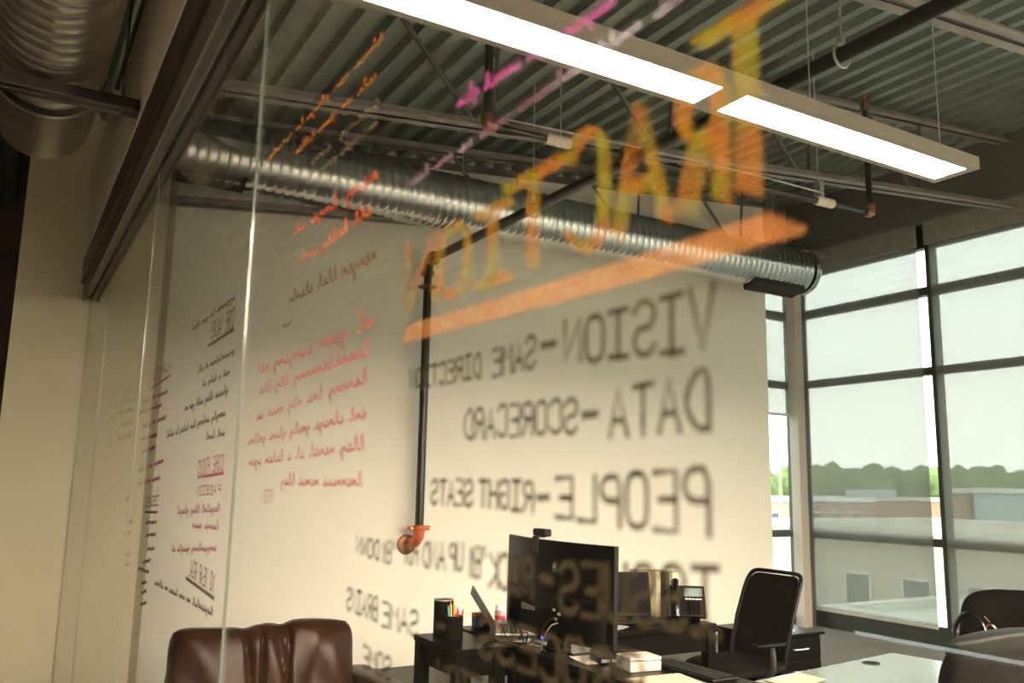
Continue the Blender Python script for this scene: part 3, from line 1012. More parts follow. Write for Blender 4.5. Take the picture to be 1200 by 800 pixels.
BZ, BY = 3.455, 3.95
t = thing('sprinkler_branch_pipe', 'thin sprinkler branch pipe hanging between joists with upright heads', 'pipe', (3.6, BY, BZ))
m = MB()
m.tube([(2.15, BY, BZ), (5.13, BY - 0.16, BZ)], 0.019, 14)
m.build('branch_run', 'pipe', t, smooth=True, world=True)
m = MB()
m.tube([(2.50, BY - 0.018, BZ), (2.66, BY - 0.027, BZ)], 0.033, 16)
m.build('pipe_wrap', 'tag', t, smooth=True, world=True)
m = MB()
m.lathe([(0, 0.02), (0, 0.045), (0.03, 0.05), (0.03, 0.04), (0.09, 0.04), (0.09, 0.05), (0.12, 0.045), (0.12, 0.02)], (3.02, BY - 0.046, BZ), (1, -0.05, 0), 16)
m.box(3.05, 3.11, BY - 0.09, BY, BZ - 0.075, BZ + 0.075)
m.build('mechanical_tee', 'brass', t, world=True, bevel=0.006)
m = MB()
m.tube([(4.62, BY - 0.132, BZ), (4.78, BY - 0.141, BZ)], 0.032, 14)
m.build('pipe_wrap', 'tag', t, smooth=True, world=True)
for xx, zz in ((2.60, deck_z(2.6)), (4.66, deck_z(4.66))):
    m = MB()
    m.tube([(xx, BY - 0.05 * (xx - 2.15), BZ + 0.02), (xx, BY - 0.05 * (xx - 2.15), zz)], 0.005, 6)
    m.build('hanger_rod', 'zinc', t, world=True)
m = MB()
m.box(4.64, 4.68, BY - 0.16, BY - 0.10, BZ + 0.02, BZ + 0.14)
m.build('hanger_bracket', 'zinc', t, world=True, bevel=0.004)
for xx, yy in ((2.13, BY), (5.15, BY - 0.162)):
    m = MB()
    m.tube([(xx, yy, BZ + 0.01), (xx, yy, 4.16 if xx < 3 else 4.28)], 0.021 if xx > 3 else 0.024, 14)
    r_ = m.build('riser', 'pipe', t, smooth=True, world=True)
    m = MB()
    m.tube(smoothpath([(xx + (0.05 if xx < 3 else -0.05), yy, BZ), (xx, yy, BZ), (xx, yy, BZ + 0.06)], 5), 0.034, 14)
    m.build('elbow', 'brass', t, smooth=True, world=True)
    zt = 4.16 if xx < 3 else 4.28
    m = MB()
    m.lathe([(-0.06, 0.02), (-0.06, 0.034), (-0.02, 0.034), (0.0, 0.028), (0.0, 0.012), (0.03, 0.012), (0.03, 0.006), (0.055, 0.006), (0.056, 0.024), (0.06, 0.024), (0.06, 0.0)], (xx, yy, zt), (0, 0, 1), 14, cap=False)
    m.build('sprinkler_head', 'brass', t, smooth=True, world=True)
t = thing('cable', 'thin pale cable slung beside the sprinkler branch pipe', 'cable', (3.6, 3.7, 3.44))
m = MB()
m.tube(smoothpath([(2.2, 3.86, 3.47), (3.08, 3.82, 3.49), (3.9, 3.74, 3.475), (4.62, 3.76, 3.49)], 8), 0.006, 6)
m.build('cable_run', 'wire', t, world=True)

# ------------------------------------------------------------------ pendant lights
def pendant(label, x0, x1, lens, y0=1.915, y1=2.115, z=2.80, lm='lens'):
    t = thing('pendant_light', label, 'light', ((x0 + x1) / 2, (y0 + y1) / 2, z), 0, 'linear pendant lights')
    h = MB()
    h.box(x0, x1, y0, y1, z + 0.012, z + 0.052)
    for (a, b, c, d) in ((x0, x1, y0, y0 + 0.03), (x0, x1, y1 - 0.03, y1)):
        h.box(a, b, c, d, z, z + 0.012)
    edges = [x0] + [v for l in lens for v in l] + [x1]
    for i in range(0, len(edges), 2):
        h.box(edges[i], edges[i + 1], y0 + 0.03, y1 - 0.03, z, z + 0.012)
    h.build('housing', 'fixture', t, world=True)
    for (a, b) in lens:
        l = MB()
        l.box(a, b, y0 + 0.03, y1 - 0.03, z + 0.002, z + 0.011)
        l.build('lens', lm, t, world=True)
    ym = (y0 + y1) / 2
    for xx in (x0 + 0.12, (lens[0][1] + lens[-1][0]) / 2 + 0.45, x1 - 0.10):
        c = MB()
        c.tube([(xx, ym, z + 0.05), (xx, ym, deck_z(xx))], 0.0025, 6)
        c.build('suspension_cable', 'wire', t, world=True)
    return t
pendant('long lit linear pendant light hanging diagonally across the top of the view', 0.62, 3.31, [(0.70, 1.925), (2.035, 3.265)])
ROW = [(1.0, 2.2), (2.3, 3.5), (3.6, 4.8), (4.9, 6.1), (6.2, 7.4)]  # unseen pendant rows added as fill light for the back wall
pendant('added fill light, a linear pendant row just behind the viewer', 0.9, 7.5, ROW, -0.8, -0.6, 2.80, 'fill_rear')
pendant('added fill light, the middle linear pendant row behind the viewer', 0.9, 7.5, ROW, -2.1, -1.9, 2.80, 'fill_rear')
pendant('added fill light, the rearmost linear pendant row behind the viewer', 0.9, 7.5, ROW, -3.5, -3.3, 2.80, 'fill_rear')
pendant('added fill light, a linear pendant over the corridor behind the viewer', -3.3, -0.5, [(-3.2, -1.95), (-1.85, -0.6)], -1.4, -1.2, 3.66, 'fill_corridor')  # unseen, added to throw light on the bulkhead and corridor

# ------------------------------------------------------------------ sofa
t = thing('leather_armchair', 'brown leather armchair with wrinkled back cushion against the far wall', 'armchair', (1.26, 4.3, 0))
m = MB()
m.box(0.74, 1.80, 3.80, 4.86, 0.10, 0.28)
m.build('base', 'leather', t, world=True, bevel=0.04, seg=4)
def fold(a, b, c):
    x = a
    dy = 0.0
    for (cx, dep, wid, sl) in ((-0.115, 0.030, 0.016, 0.12), (-0.035, 0.034, 0.013, -0.02), (0.045, 0.028, 0.018, 0.16), (0.105, 0.034, 0.012, -0.05), (-0.27, 0.010, 0.05, 0.3), (0.30, 0.014, 0.05, -0.35)):
        d = x - cx - sl * (0.2 - b)
        dy += dep * math.exp(-(d / wid) ** 2)
    sag = -0.012 * math.exp(-((x + 0.11) / 0.04) ** 2) - 0.018 * math.exp(-((x - 0.075) / 0.04) ** 2) + 0.010 * math.sin(x * 9)
    top = max(0, (b + 0.05) / 0.3)
    y = -c + (dy if c > 0 else -0.3 * dy) - (0.012 * math.sin(x * 21 + 14 * b) if c > 0 else 0)
    return Vector((1.265 + x, 4.60 + y + 0.10 * b, 0.515 + b + sag * top))
m = MB()
NU, NV = 150, 44
vs, fs = [], []
for side in (1, -1):
    for j in range(NV + 1):
        for i in range(NU + 1):
            u, v = math.sin(math.pi / 2 * (-1 + 2 * i / NU)), math.sin(math.pi / 2 * (-1 + 2 * j / NV))
            x_, y_ = 0.47 * u * (1 - 0.05 * abs(v) ** 7), 0.25 * v * (1 - 0.07 * abs(u) ** 9)
            vs.append(fold(x_, y_, side * 0.13 * (max(0.0, 1 - abs(u) ** 4.5) * max(0.0, 1 - abs(v) ** 3.2)) ** 0.4))
K = (NU + 1) * (NV + 1)
for j in range(NV):
    for i in range(NU):
        q = j * (NU + 1) + i
        fs.append((q, q + 1, q + NU + 2, q + NU + 1))
        fs.append((K + q, K + q + NU + 1, K + q + NU + 2, K + q + 1))
m.add(vs, fs)
bc = m.build('back_cushion', 'leather', t, smooth=True, world=True)
m = MB()
pp = []
for i in range(61):
    s_ = -0.97 + 1.94 * i / 60
    pp.append(fold(0.47 * s_ * 0.95, 0.25 * (1 - 0.07 * abs(s_) ** 9), 0.0) + Vector((0, -0.012, 0.002)))
m.tube(pp, 0.006, 8)
m.build('piping', 'piping', t, smooth=True, world=True)
m = MB()
m.cushion(0.90, 0.80, 0.20, 6, lambda a, b, c: Vector((1.265 + a, 4.15 + b, 0.37 + c + 0.015 * math.sin(a * 9))), p=3, rings=10, n=64)
m.build('seat_cushion', 'leather', t, smooth=True, world=True)
for sx, zz in ((0.72, -0.08), (1.81, 0.0)):
    m = MB()
    m.cushion(0.17, 0.50, 1.02, 4.5, lambda a, b, c, sx=sx, zz=zz: Vector((sx + a, 4.30 + c, 0.26 + b + zz)), p=8, rings=10, n=48)
    m.build('arm', 'leather', t, smooth=True, world=True)
m = MB()
m.cushion(0.90, 0.44, 0.16, 6, lambda a, b, c: Vector((1.275 + a, 4.84 + c, 0.36 + b)), p=5, rings=8, n=64)
m.build('back_panel', 'leather', t, smooth=True, world=True)
for (xx, yy) in ((0.80, 3.86), (1.74, 3.86), (0.80, 4.8), (1.74, 4.8)):
    m = MB()
    m.lathe([(0, 0.02), (0.10, 0.03)], (xx, yy, 0), (0, 0, 1), 12)
    m.build('foot', 'black_wood', t, world=True)

# ------------------------------------------------------------------ desks
def desk(name, label, x0, x1, y0, y1, z, apron, legs, panel=None, th=0.03):
    t = thing(name, label, 'desk' if 'desk' in name else 'table', ((x0 + x1) / 2, (y0 + y1) / 2, 0))
    m = MB()
    m.box(x0, x1, y0, y1, z - th, z)
    m.build('tabletop', 'black_wood', t, world=True, bevel=0.004)
    m = MB()
    i = 0.02
    m.box(x0 + i, x1 - i, y0 + i, y0 + i + 0.02, z - th - apron, z - th)
    m.box(x0 + i, x1 - i, y1 - i - 0.02, y1 - i, z - th - apron, z - th)
    m.box(x0 + i, x0 + i + 0.02, y0 + i + 0.02, y1 - i - 0.02, z - th - apron, z - th)
    m.box(x1 - i - 0.02, x1 - i, y0 + i + 0.02, y1 - i - 0.02, z - th - apron, z - th)
    m.build('apron', 'black_wood', t, world=True, bevel=0.002)
    for (lx, ly) in legs:
        m = MB()
        m.box(lx, lx + 0.06, ly, ly + 0.06, 0, z - th)
        m.build('leg', 'black_wood', t, world=True, bevel=0.003)
    if panel:
        m = MB()
        m.box(*panel)
        m.build('modesty_panel', 'black_wood', t, world=True, bevel=0.002)
    return t
desk('side_table', 'small black wooden side table holding the pen cup, left of the desk', 1.91, 2.185, 3.72, 4.20, 0.735, 0.10,
     [(1.915, 3.725), (1.915, 4.135), (2.12, 3.725), (2.12, 4.135)])
desk('desk', 'black wooden desk carrying the big monitor and the open laptop', 2.205, 2.695, 2.45, 4.30, 0.74, 0.13,
     [(2.21, 4.235), (2.63, 4.235), (2.21, 2.46), (2.63, 2.46), (2.21, 3.70)], (2.26, 2.28, 2.5, 3.70, 0.25, 0.575))
desk('desk', 'black desk behind the monitor with the second laptop and desk phone', 2.76, 3.62, 3.80, 4.50, 0.74, 0.12,
     [(2.765, 3.805), (3.555, 3.805), (2.765, 4.435), (3.555, 4.435)])

# monitor
t = thing('monitor', 'large curved black monitor seen from behind, on the near desk', 'monitor', (2.45, 3.55, 0.74))
MW, MH, MX, MY, MZ = 0.92, 0.445, 2.385, 3.565, 1.017
def shell(a, b, c):
    return Vector((MX - 0.055 * (1 - (a / 0.44) ** 2) + c - 0.02 + 0.02 * b, MY + a, MZ + b))
m = MB()
NX = 24
vs, fs = [], []
for i in range(NX + 1):
    a = -MW / 2 + MW * i / NX
    th = 0.012
    for (b, c) in ((-MH / 2, th), (MH / 2, th), (MH / 2, -th), (-MH / 2, -th)):
        vs.append(shell(a, b, c))
for i in range(NX):
    for k in range(4):
        p, q = 4 * i + k, 4 * i + (k + 1) % 4
        fs.append((p, p + 4, q + 4, q))
fs += [(0, 1, 2, 3), tuple(4 * NX + k for k in (3, 2, 1, 0))]
m.add(vs, fs)
m.build('back_shell', 'black', t, world=True, bevel=0.003)
m = MB()
m.add([shell(-MW / 2 + 0.01 + (MW - 0.02) * i / NX, b, 0.0135) for i in range(NX + 1) for b in (-MH / 2 + 0.01, MH / 2 - 0.01)],
      [(2 * i, 2 * i + 1, 2 * i + 3, 2 * i + 2) for i in range(NX)])
m.build('screen', 'screen', t, world=True)
m = MB()
m.cushion(0.84, 0.19, 0.044, 12, lambda a, b, c: shell(a, b - 0.112, c - 0.012), p=5, rings=6, n=48)
m.build('rear_housing', 'black', t, smooth=True, world=True)
m = MB()
m.cushion(0.05, 0.05, 0.004, 2, lambda a, b, c: shell(a - 0.075, b + 0.103, c - 0.0125), p=6, rings=4, n=32)
lg = m.build('logo_badge', 'grey_plastic', t, world=True)
lg['label'] = 'round badge with pale mark'
m = MB()
def lp(a, b):
    return shell(a - 0.075, b + 0.103, -0.0155)
m.tube([lp(0.012, 0.008), lp(-0.013, 0.008)], 0.0016, 6)
m.tube([lp(0.002, 0.017), lp(0.002, 0.002)], 0.0016, 6)
m.tube([lp(0.011 * math.cos(k * 0.42), -0.008 + 0.009 * math.sin(k * 0.42)) for k in range(13)], 0.0016, 6)
lm = m.build('logo_mark', 'white_box', lg)
for v in lm.data.vertices:
    v.co -= Vector(t.location)
for (a, w_, h_) in ((0.045, 0.03, 0.028), (0.0, 0.035, 0.024), (-0.05, 0.03, 0.018), (0.022, 0.008, 0.02)):
    m = MB()
    m.box(-0.004, 0.001, -w_ / 2, w_ / 2, -h_ / 2, h_ / 2, None, shell(a + 0.12, -0.10, -0.036))
    pp = m.build('port_label', 'silver', t, world=True)
for (a, b) in ((-0.16, -0.085), (-0.20, -0.10), (-0.175, -0.125)):
    m = MB()
    m.box(-0.004, 0.004, -0.008, 0.008, -0.006, 0.006, None, shell(a + 0.05, b, -0.036))
    m.build('port', 'zinc', t, world=True)
m = MB()
m.box(2.36, 2.41, 3.50, 3.60, 0.752, 0.95)
m.build('stand_neck', 'black', t, world=True, bevel=0.006)
m = MB()
m.box(2.31, 2.60, 3.34, 3.68, 0.741, 0.753)
m.build('stand_base', 'black_gloss', t, world=True, bevel=0.004)
t = thing('webcam', 'small black webcam clipped on top of the monitor', 'webcam', (2.34, 3.66, 1.245))
m = MB()
m.box(2.315, 2.36, 3.605, 3.715, 1.252, 1.288)
m.build('camera_body', 'black', t, world=True, bevel=0.008)
m = MB()
m.lathe([(0, 0.012), (0.012, 0.012), (0.012, 0.0)], (2.358, 3.66, 1.27), (1, 0, 0), 16)
m.build('camera_lens', 'black_gloss', t, world=True)
m = MB()
m.box(2.298, 2.306, 3.635, 3.685, 1.18, 1.252)
m.box(2.298, 2.345, 3.635, 3.685, 1.2462, 1.2525)
m.build('clip', 'grey_plastic', t, world=True)
def cable(label, pts, r=0.0025, m_='black', n=8):
    t = MB().tube(smoothpath(pts, n), r, 6).build('cable', m_, None, True)
    return tag(t, label, 'cable', 'desk cables')
cable('thin webcam cable drooping down the back of the monitor', [(2.296, 3.69, 1.235), (2.29, 3.70, 1.20), (2.285, 3.72, 1.12), (2.283, 3.73, 1.08)], 0.002, 'grey_plastic')
cable('cable curving from the monitor ports to the desk', [(2.25, 3.40, 0.90), (2.24, 3.44, 0.89), (2.235, 3.52, 0.82), (2.24, 3.60, 0.765), (2.27, 3.72, 0.7445)], 0.003, 'grey_plastic')
cable('pale cable looping from the monitor ports beside the phone stand', [(2.25, 3.38, 0.885), (2.235, 3.42, 0.865), (2.23, 3.47, 0.80), (2.24, 3.50, 0.745)], 0.003, 'wire')
cable('loose coil of black cable on the desk behind the laptop', [(2.30, 3.80, 0.745), (2.27, 3.72, 0.79), (2.25, 3.64, 0.80), (2.25, 3.66, 0.745), (2.30, 3.76, 0.748), (2.33, 3.86, 0.80), (2.27, 3.90, 0.80), (2.24, 3.80, 0.745), (2.27, 3.70, 0.745), (2.33, 3.70, 0.745)], 0.003, 'black')
cable('cable hanging over the near edge of the black desk', [(2.25, 3.86, 0.744), (2.206, 3.84, 0.7445), (2.197, 3.83, 0.70), (2.196, 3.80, 0.58), (2.197, 3.74, 0.45)], 0.003, 'grey_plastic')

# laptops
def laptop(label, loc, rz, lid_deg, w=0.33, d=0.235, body='silver'):
    t = thing('laptop', label, 'laptop', loc, rz, 'open laptops')
    m = MB()
    m.box(-w / 2, w / 2, -d / 2, d / 2, 0.001, 0.015)
    m.build('keyboard_deck', body, t, bevel=0.004)
    kb = MB()
    for r_ in range(5):
        for c in range(13):
            x0 = -w / 2 + 0.02 + c * (w - 0.04) / 13
            y0 = -d / 2 + 0.095 + r_ * 0.0235
            kb.box(x0, x0 + (w - 0.04) / 13 - 0.004, y0, y0 + 0.0185, 0.0148, 0.0168)
    kb.build('keys', 'black', t)
    m = MB()
    m.box(-0.05, 0.05, -d / 2 + 0.012, -d / 2 + 0.075, 0.0146, 0.0156)
    m.build('trackpad', 'grey_plastic', t)
    rot = Matrix.Rotation(R(90 - lid_deg), 3, 'X')      # leans away from the keyboard
    m = MB()
    m.box(-w / 2, w / 2, -0.004, 0.003, 0.0, d, rot, (0, d / 2, 0.014))
    lid = m.build('lid', body if body == 'black' else 'grey_plastic', t, bevel=0.002)
    m = MB()
    m.box(-w / 2 + 0.008, w / 2 - 0.008, -0.0052, -0.0042, 0.01, d - 0.008, rot, (0, d / 2, 0.014))
    m.build('screen', 'screen', lid)
    return t
laptop('open silver laptop seen edge-on, left of the big monitor', (2.425, 4.025, 0.74), R(60.5), 123)
laptop('open black laptop on the desk behind the monitor', (3.19, 4.06, 0.74), R(-20), 101, 0.36, 0.25, 'black')

# pen cup with pens
t = thing('pen_cup', 'black mesh pen cup on the side table', 'pen cup', (2.03, 3.985, 0.735))
m = MB()
m.lathe([(0, 0.046), (0.11, 0.046), (0.11, 0.043), (0.004, 0.043), (0.004, 0.0)], (2.03, 3.985, 0.736), (0, 0, 1), 24, cap=False)
m.build('cup_body', 'mesh_fabric', t, smooth=True, world=True)
m = MB()
m.lathe([(0, 0.047), (0.006, 0.047), (0.006, 0.042), (0, 0.042)], (2.03, 3.985, 0.843), (0, 0, 1), 24, cap=False)
m.build('rim', 'black', t, world=True)
t = thing('pen_cup', 'taller dark cup standing behind the pen cup on the side table', 'pen cup', (2.02, 4.08, 0.735))
m = MB()
m.lathe([(0, 0.05), (0.18, 0.05), (0.18, 0.046), (0.004, 0.046), (0.004, 0.0)], (2.02, 4.085, 0.736), (0, 0, 1), 24, cap=False)
m.build('cup_body', 'mesh_fabric', t, smooth=True, world=True)
m = MB()
m.lathe([(0, 0.051), (0.006, 0.051), (0.006, 0.045), (0, 0.045)], (2.02, 4.085, 0.912), (0, 0, 1), 24, cap=False)
m.build('rim', 'zinc', t, world=True)
PENS = [('cyan', -0.018, 0.012, -0.03, 0.02, 0.155, 'blue pen leaning left in the pen cup'),
        ('yellow', -0.004, 0.012, -0.01, 0.03, 0.185, 'yellow pencil standing in the pen cup'),
        ('orange', 0.006, 0.004, 0.005, 0.01, 0.165, 'orange marker in the middle of the pen cup'),
        ('pink', 0.020, -0.004, 0.018, -0.01, 0.15, 'pink highlighter in the pen cup'),
        ('white_paint', 0.022, 0.010, 0.03, 0.012, 0.19, 'tall white pen in the pen cup'),
        ('amber', 0.028, -0.012, 0.05, -0.02, 0.14, 'brown pencil leaning right in the pen cup'),
        ('red', 0.012, -0.018, 0.015, -0.03, 0.135, 'red pen at the front of the pen cup')]
for (c, dx, dy, tx, ty, L, lb) in PENS:
    t = thing('pen', lb, 'pen', (2.03 + dx, 3.985 + dy, 0.742), 0, 'pens in the pen cup')
    b0, b1 = Vector((2.03 + dx * 0.7, 3.985 + dy * 0.7, 0.742)), Vector((2.03 + tx * 0.85, 3.985 + ty * 0.85, 0.742 + L))
    m = MB()
    m.tube([b0, b0.lerp(b1, 0.86)], 0.0050, 10)
    m.build('barrel', c, t, smooth=True, world=True)
    m = MB()
    m.tube([b0.lerp(b1, 0.86), b0.lerp(b1, 0.9), b1], [0.0050, 0.0042, 0.0014], 10)
    m.build('tip', c if c != 'yellow' else 'amber', t, smooth=True, world=True)

# small things on the desk
t = thing('card_box', 'small blue and orange card box beside the laptop', 'box', (2.33, 4.25, 0.74))
m = MB(); m.box(2.285, 2.375, 4.225, 4.275, 0.741, 0.795); m.build('box_body', 'blue', t, world=True, bevel=0.002)
m = MB(); m.box(2.284, 2.376, 4.224, 4.276, 0.795, 0.812); m.build('box_lid', 'orange', t, world=True, bevel=0.002)
m = MB(); m.box(2.325, 2.36, 4.2235, 4.2248, 0.75, 0.785); m.build('box_label', 'orange', t, world=True)
t = thing('bottle', 'small white bottle with a red label band', 'bottle', (2.455, 4.265, 0.74))
m = MB(); m.lathe([(0, 0.026), (0.005, 0.029), (0.07, 0.029), (0.076, 0.024)], (2.455, 4.265, 0.741), (0, 0, 1), 20); m.build('bottle_body', 'white_box', t, smooth=True, world=True)
m = MB(); m.lathe([(0, 0.0295), (0.022, 0.0295)], (2.455, 4.265, 0.768), (0, 0, 1), 20, cap=False); m.build('label_band', 'red', t, smooth=True, world=True)
m = MB(); m.lathe([(0, 0.024), (0.026, 0.024), (0.028, 0.021)], (2.455, 4.265, 0.817), (0, 0, 1), 20); m.build('cap', 'white_paint', t, smooth=True, world=True)
t = thing('bottle', 'small amber bottle close to the left edge of the monitor', 'bottle', (2.60, 4.255, 0.74))
m = MB(); m.lathe([(0, 0.022), (0.005, 0.025), (0.05, 0.025), (0.062, 0.014), (0.07, 0.014)], (2.60, 4.255, 0.741), (0, 0, 1), 20); m.build('bottle_body', 'amber', t, smooth=True, world=True)
m = MB(); m.lathe([(0, 0.016), (0.02, 0.016), (0.022, 0.013)], (2.60, 4.255, 0.811), (0, 0, 1), 20); m.build('cap', 'amber', t, smooth=True, world=True)
t = thing('photo_frame', 'tilted black photo frame standing behind the bottles', 'frame', (2.56, 4.285, 0.74), R(28))
rot = Matrix.Rotation(R(-16), 3, 'X')
m = MB(); m.box(-0.065, 0.065, -0.006, 0.006, 0, 0.115, rot, (0, -0.03, 0.742)); 
m.v = [p - Vector((0, 0, 0.74)) for p in m.v]; m.build('frame_body', 'black', t, bevel=0.002)
m = MB(); m.box(-0.05, 0.05, -0.0068, -0.0058, 0.013, 0.10, rot, (0, -0.03, 0.002)); m.build('frame_pane', 'screen', t)
m = MB(); m.box(-0.065, 0.065, -0.0065, 0.0065, 0.1155, 0.120, rot, (0, -0.03, 0.002)); m.build('frame_top', 'silver', t)
t = thing('adapter', 'black adapter box with a glowing blue light on the desk', 'adapter', (2.46, 3.75, 0.74))
m = MB(); m.box(2.40, 2.54, 3.70, 3.80, 0.741, 0.768); m.build('adapter_body', 'black', t, world=True, bevel=0.006)
m = MB(); m.box(2.397, 2.4005, 3.735, 3.75, 0.749, 0.760); m.build('indicator', 'led', t, world=True)
t = thing('phone_stand', 'black tilted phone stand in front of the monitor', 'stand', (2.27, 3.46, 0.74), R(12))
rot = Matrix.Rotation(R(20), 3, 'Y')
m = MB(); m.box(-0.005, 0.005, -0.038, 0.038, 0.0, 0.135, rot, (0.0, 0, 0.006)); m.build('back_plate', 'black', t, bevel=0.003)
m = MB(); m.box(-0.04, 0.05, -0.035, 0.035, 0.001, 0.008); m.build('foot_plate', 'black', t, bevel=0.002)
m = MB(); m.box(-0.03, 0.0, -0.036, 0.036, 0.012, 0.018, rot); m.build('lip', 'black', t)
t = thing('white_box', 'small white box near the end of the desk', 'box', (2.40, 3.01, 0.74), R(-8))
m = MB(); m.box(-0.06, 0.09, -0.06, 0.06, 0.001, 0.042); m.build('box_body', 'white_box', t, bevel=0.003)
m = MB(); m.box(-0.061, 0.091, -0.061, 0.061, 0.044, 0.058); m.build('box_lid', 'white_box', t, bevel=0.003)
m = MB(); m.box(-0.0615, -0.059, 0.02, 0.03, 0.022, 0.032); m.build('socket', 'black', t)
t = thing('power_bank', 'black power bank lying by the white box', 'power bank', (2.36, 3.20, 0.7455), R(70))
m = MB(); m.cushion(0.15, 0.022, 0.07, 4, lambda a, b, c: Vector((a, c, 0.0125 + b)), p=6, rings=6, n=32); m.build('case', 'black', t, smooth=True)
m = MB(); m.box(-0.0765, -0.0735, -0.02, 0.02, 0.006, 0.018); m.build('end_cap', 'silver', t)
t = thing('keyboard', 'black keyboard lying behind the white box', 'keyboard', (2.575, 2.86, 0.74), R(90))
m = MB(); m.box(-0.20, 0.20, -0.07, 0.07, 0.001, 0.014); m.build('keyboard_base', 'black', t, bevel=0.004)
m = MB()
for r_ in range(5):
    for c in range(16):
        m.box(-0.19 + c * 0.0238, -0.19 + c * 0.0238 + 0.019, -0.06 + r_ * 0.0242, -0.06 + r_ * 0.0242 + 0.02, 0.0135, 0.019)
m.build('keys', 'black', t)
def sheet(name, label, x, y, z, w, d, rz, m_='paper', n=1, curl=0.0, group=None):
    t = MB()
    N = 8
    for k in range(n):
        vs, fs = [], []
        rr = Matrix.Rotation(R(1.5 * ((k * 7) % 5 - 2)), 3, 'Z')
        for s in (0, 0.0012):
            for i in range(N + 1):
                u = i / N
                for v in (-d / 2, d / 2):
                    vs.append(rr @ Vector((-w / 2 + w * u, v, 0.0015 + s + 0.0022 * k + curl * (u ** 3))))
        h = 2 * (N + 1)
        for i in range(N):
            a = 2 * i
            fs += [(a, a + 1, a + 3, a + 2)[::-1], (h + a, h + a + 2, h + a + 3, h + a + 1)[::-1], (a, a + 2, h + a + 2, h + a), (a + 1, h + a + 1, h + a + 3, a + 3)]
        fs += [(0, h, h + 1, 1), (2 * N, 2 * N + 1, h + 2 * N + 1, h + 2 * N)]
        t.add(vs, fs)
    o = t.build(name, m_)
    o.location = (x, y, z)
    o.rotation_euler = (0, 0, R(rz))
    return tag(o, label, 'paper', group)
sheet('paper_sheet', 'white paper lying by the monitor foot on the desk', 2.35, 3.235, 0.741, 0.16, 0.17, 86, 'paper', 1, 0.004)
sheet('paper_sheet', 'pale sheet on the near end of the desk at the bottom edge', 2.35, 2.74, 0.741, 0.21, 0.27, 90, 'paper_cream', 1, 0.006)
sheet('paper_sheet', 'white sheet on the corner of the rear desk, half behind the monitor', 2.93, 3.88, 0.741, 0.16, 0.11, 15, 'paper', 1, 0.01)
sheet('paper_sheet', 'pale sheet under the cables beside the laptop', 2.33, 3.70, 0.741, 0.13, 0.18, 20, 'paper', 1, 0.0)
sheet('paper_sheet', 'cream sheet on the left end of the white table', 2.84, 2.54, 0.741, 0.20, 0.14, 6, 'paper_cream', 1, 0.01)

# rear desk: binders, phone
for i, (xx, yy, w_, m_, lb) in enumerate(((3.492, 4.20, 0.03, 'grey_plastic', 'thin dark binder standing left of the wide pale binder'), (3.555, 4.19, 0.075, 'binder', 'wide pale tan binder standing behind the black laptop'),
                                      (3.45, 4.235, 0.04, 'binder', 'narrow pale binder standing close to the laptop lid'))):
    t = thing('binder', lb, 'binder', (xx, yy, 0.74), R(8), 'binders on the rear desk')
    m = MB()
    m.box(-w_ / 2, w_ / 2, -0.11, -0.107, 0.001, 0.26)
    m.box(-w_ / 2, -w_ / 2 + 0.003, -0.107, 0.11, 0.001, 0.26)
    m.box(w_ / 2 - 0.003, w_ / 2, -0.107, 0.11, 0.001, 0.26)
    m.build('cover', m_, t, bevel=0.001)
    m = MB()
    m.box(-w_ / 2 + 0.005, w_ / 2 - 0.005, -0.10, 0.10, 0.008, 0.25)
    m.build('pages', 'paper_cream', t)
t = thing('desk_phone', 'black desk phone with handset and small display on the rear desk', 'phone', (3.52, 3.93, 0.74), R(-38))
rot = Matrix.Rotation(R(52), 3, 'X')
m = MB(); m.box(-0.10, 0.10, 0.0, 0.20, -0.02, 0.012, rot, (0, -0.055, 0.03)); m.build('phone_body', 'black', t, bevel=0.006)
m = MB(); m.box(-0.02, 0.085, 0.125, 0.18, 0.0125, 0.0145, rot, (0, -0.055, 0.03)); m.build('display', 'lcd', t)
m = MB()
for i in range(5):
    m.box(-0.015 + i * 0.02, 0.0 + i * 0.02, 0.105, 0.112, 0.0125, 0.0155, rot, (0, -0.055, 0.03))
m.build('soft_keys', 'white_paint', t)
m = MB()
for i in range(3):
    for j in range(4):
        m.box(-0.005 + i * 0.026, 0.013 + i * 0.026, 0.012 + j * 0.022, 0.026 + j * 0.022, 0.0125, 0.0155, rot, (0, -0.055, 0.03))
m.build('keypad', 'black_gloss', t)
m = MB()
hp = [rot @ Vector((-0.07, y_, z_)) + Vector((0, -0.055, 0.03)) for (y_, z_) in ((-0.01, 0.028), (0.03, 0.05), (0.10, 0.055), (0.17, 0.05), (0.21, 0.028))]
m.tube(smoothpath(hp, 5), [0.024 - 0.008 * math.sin(math.pi * i / 20) for i in range(21)], 12)
m.build('handset', 'black_gloss', t, smooth=True)
m = MB(); m.box(-0.07, 0.07, 0.0, 0.10, 0.001, 0.03); m.build('foot', 'black', t, bevel=0.004)

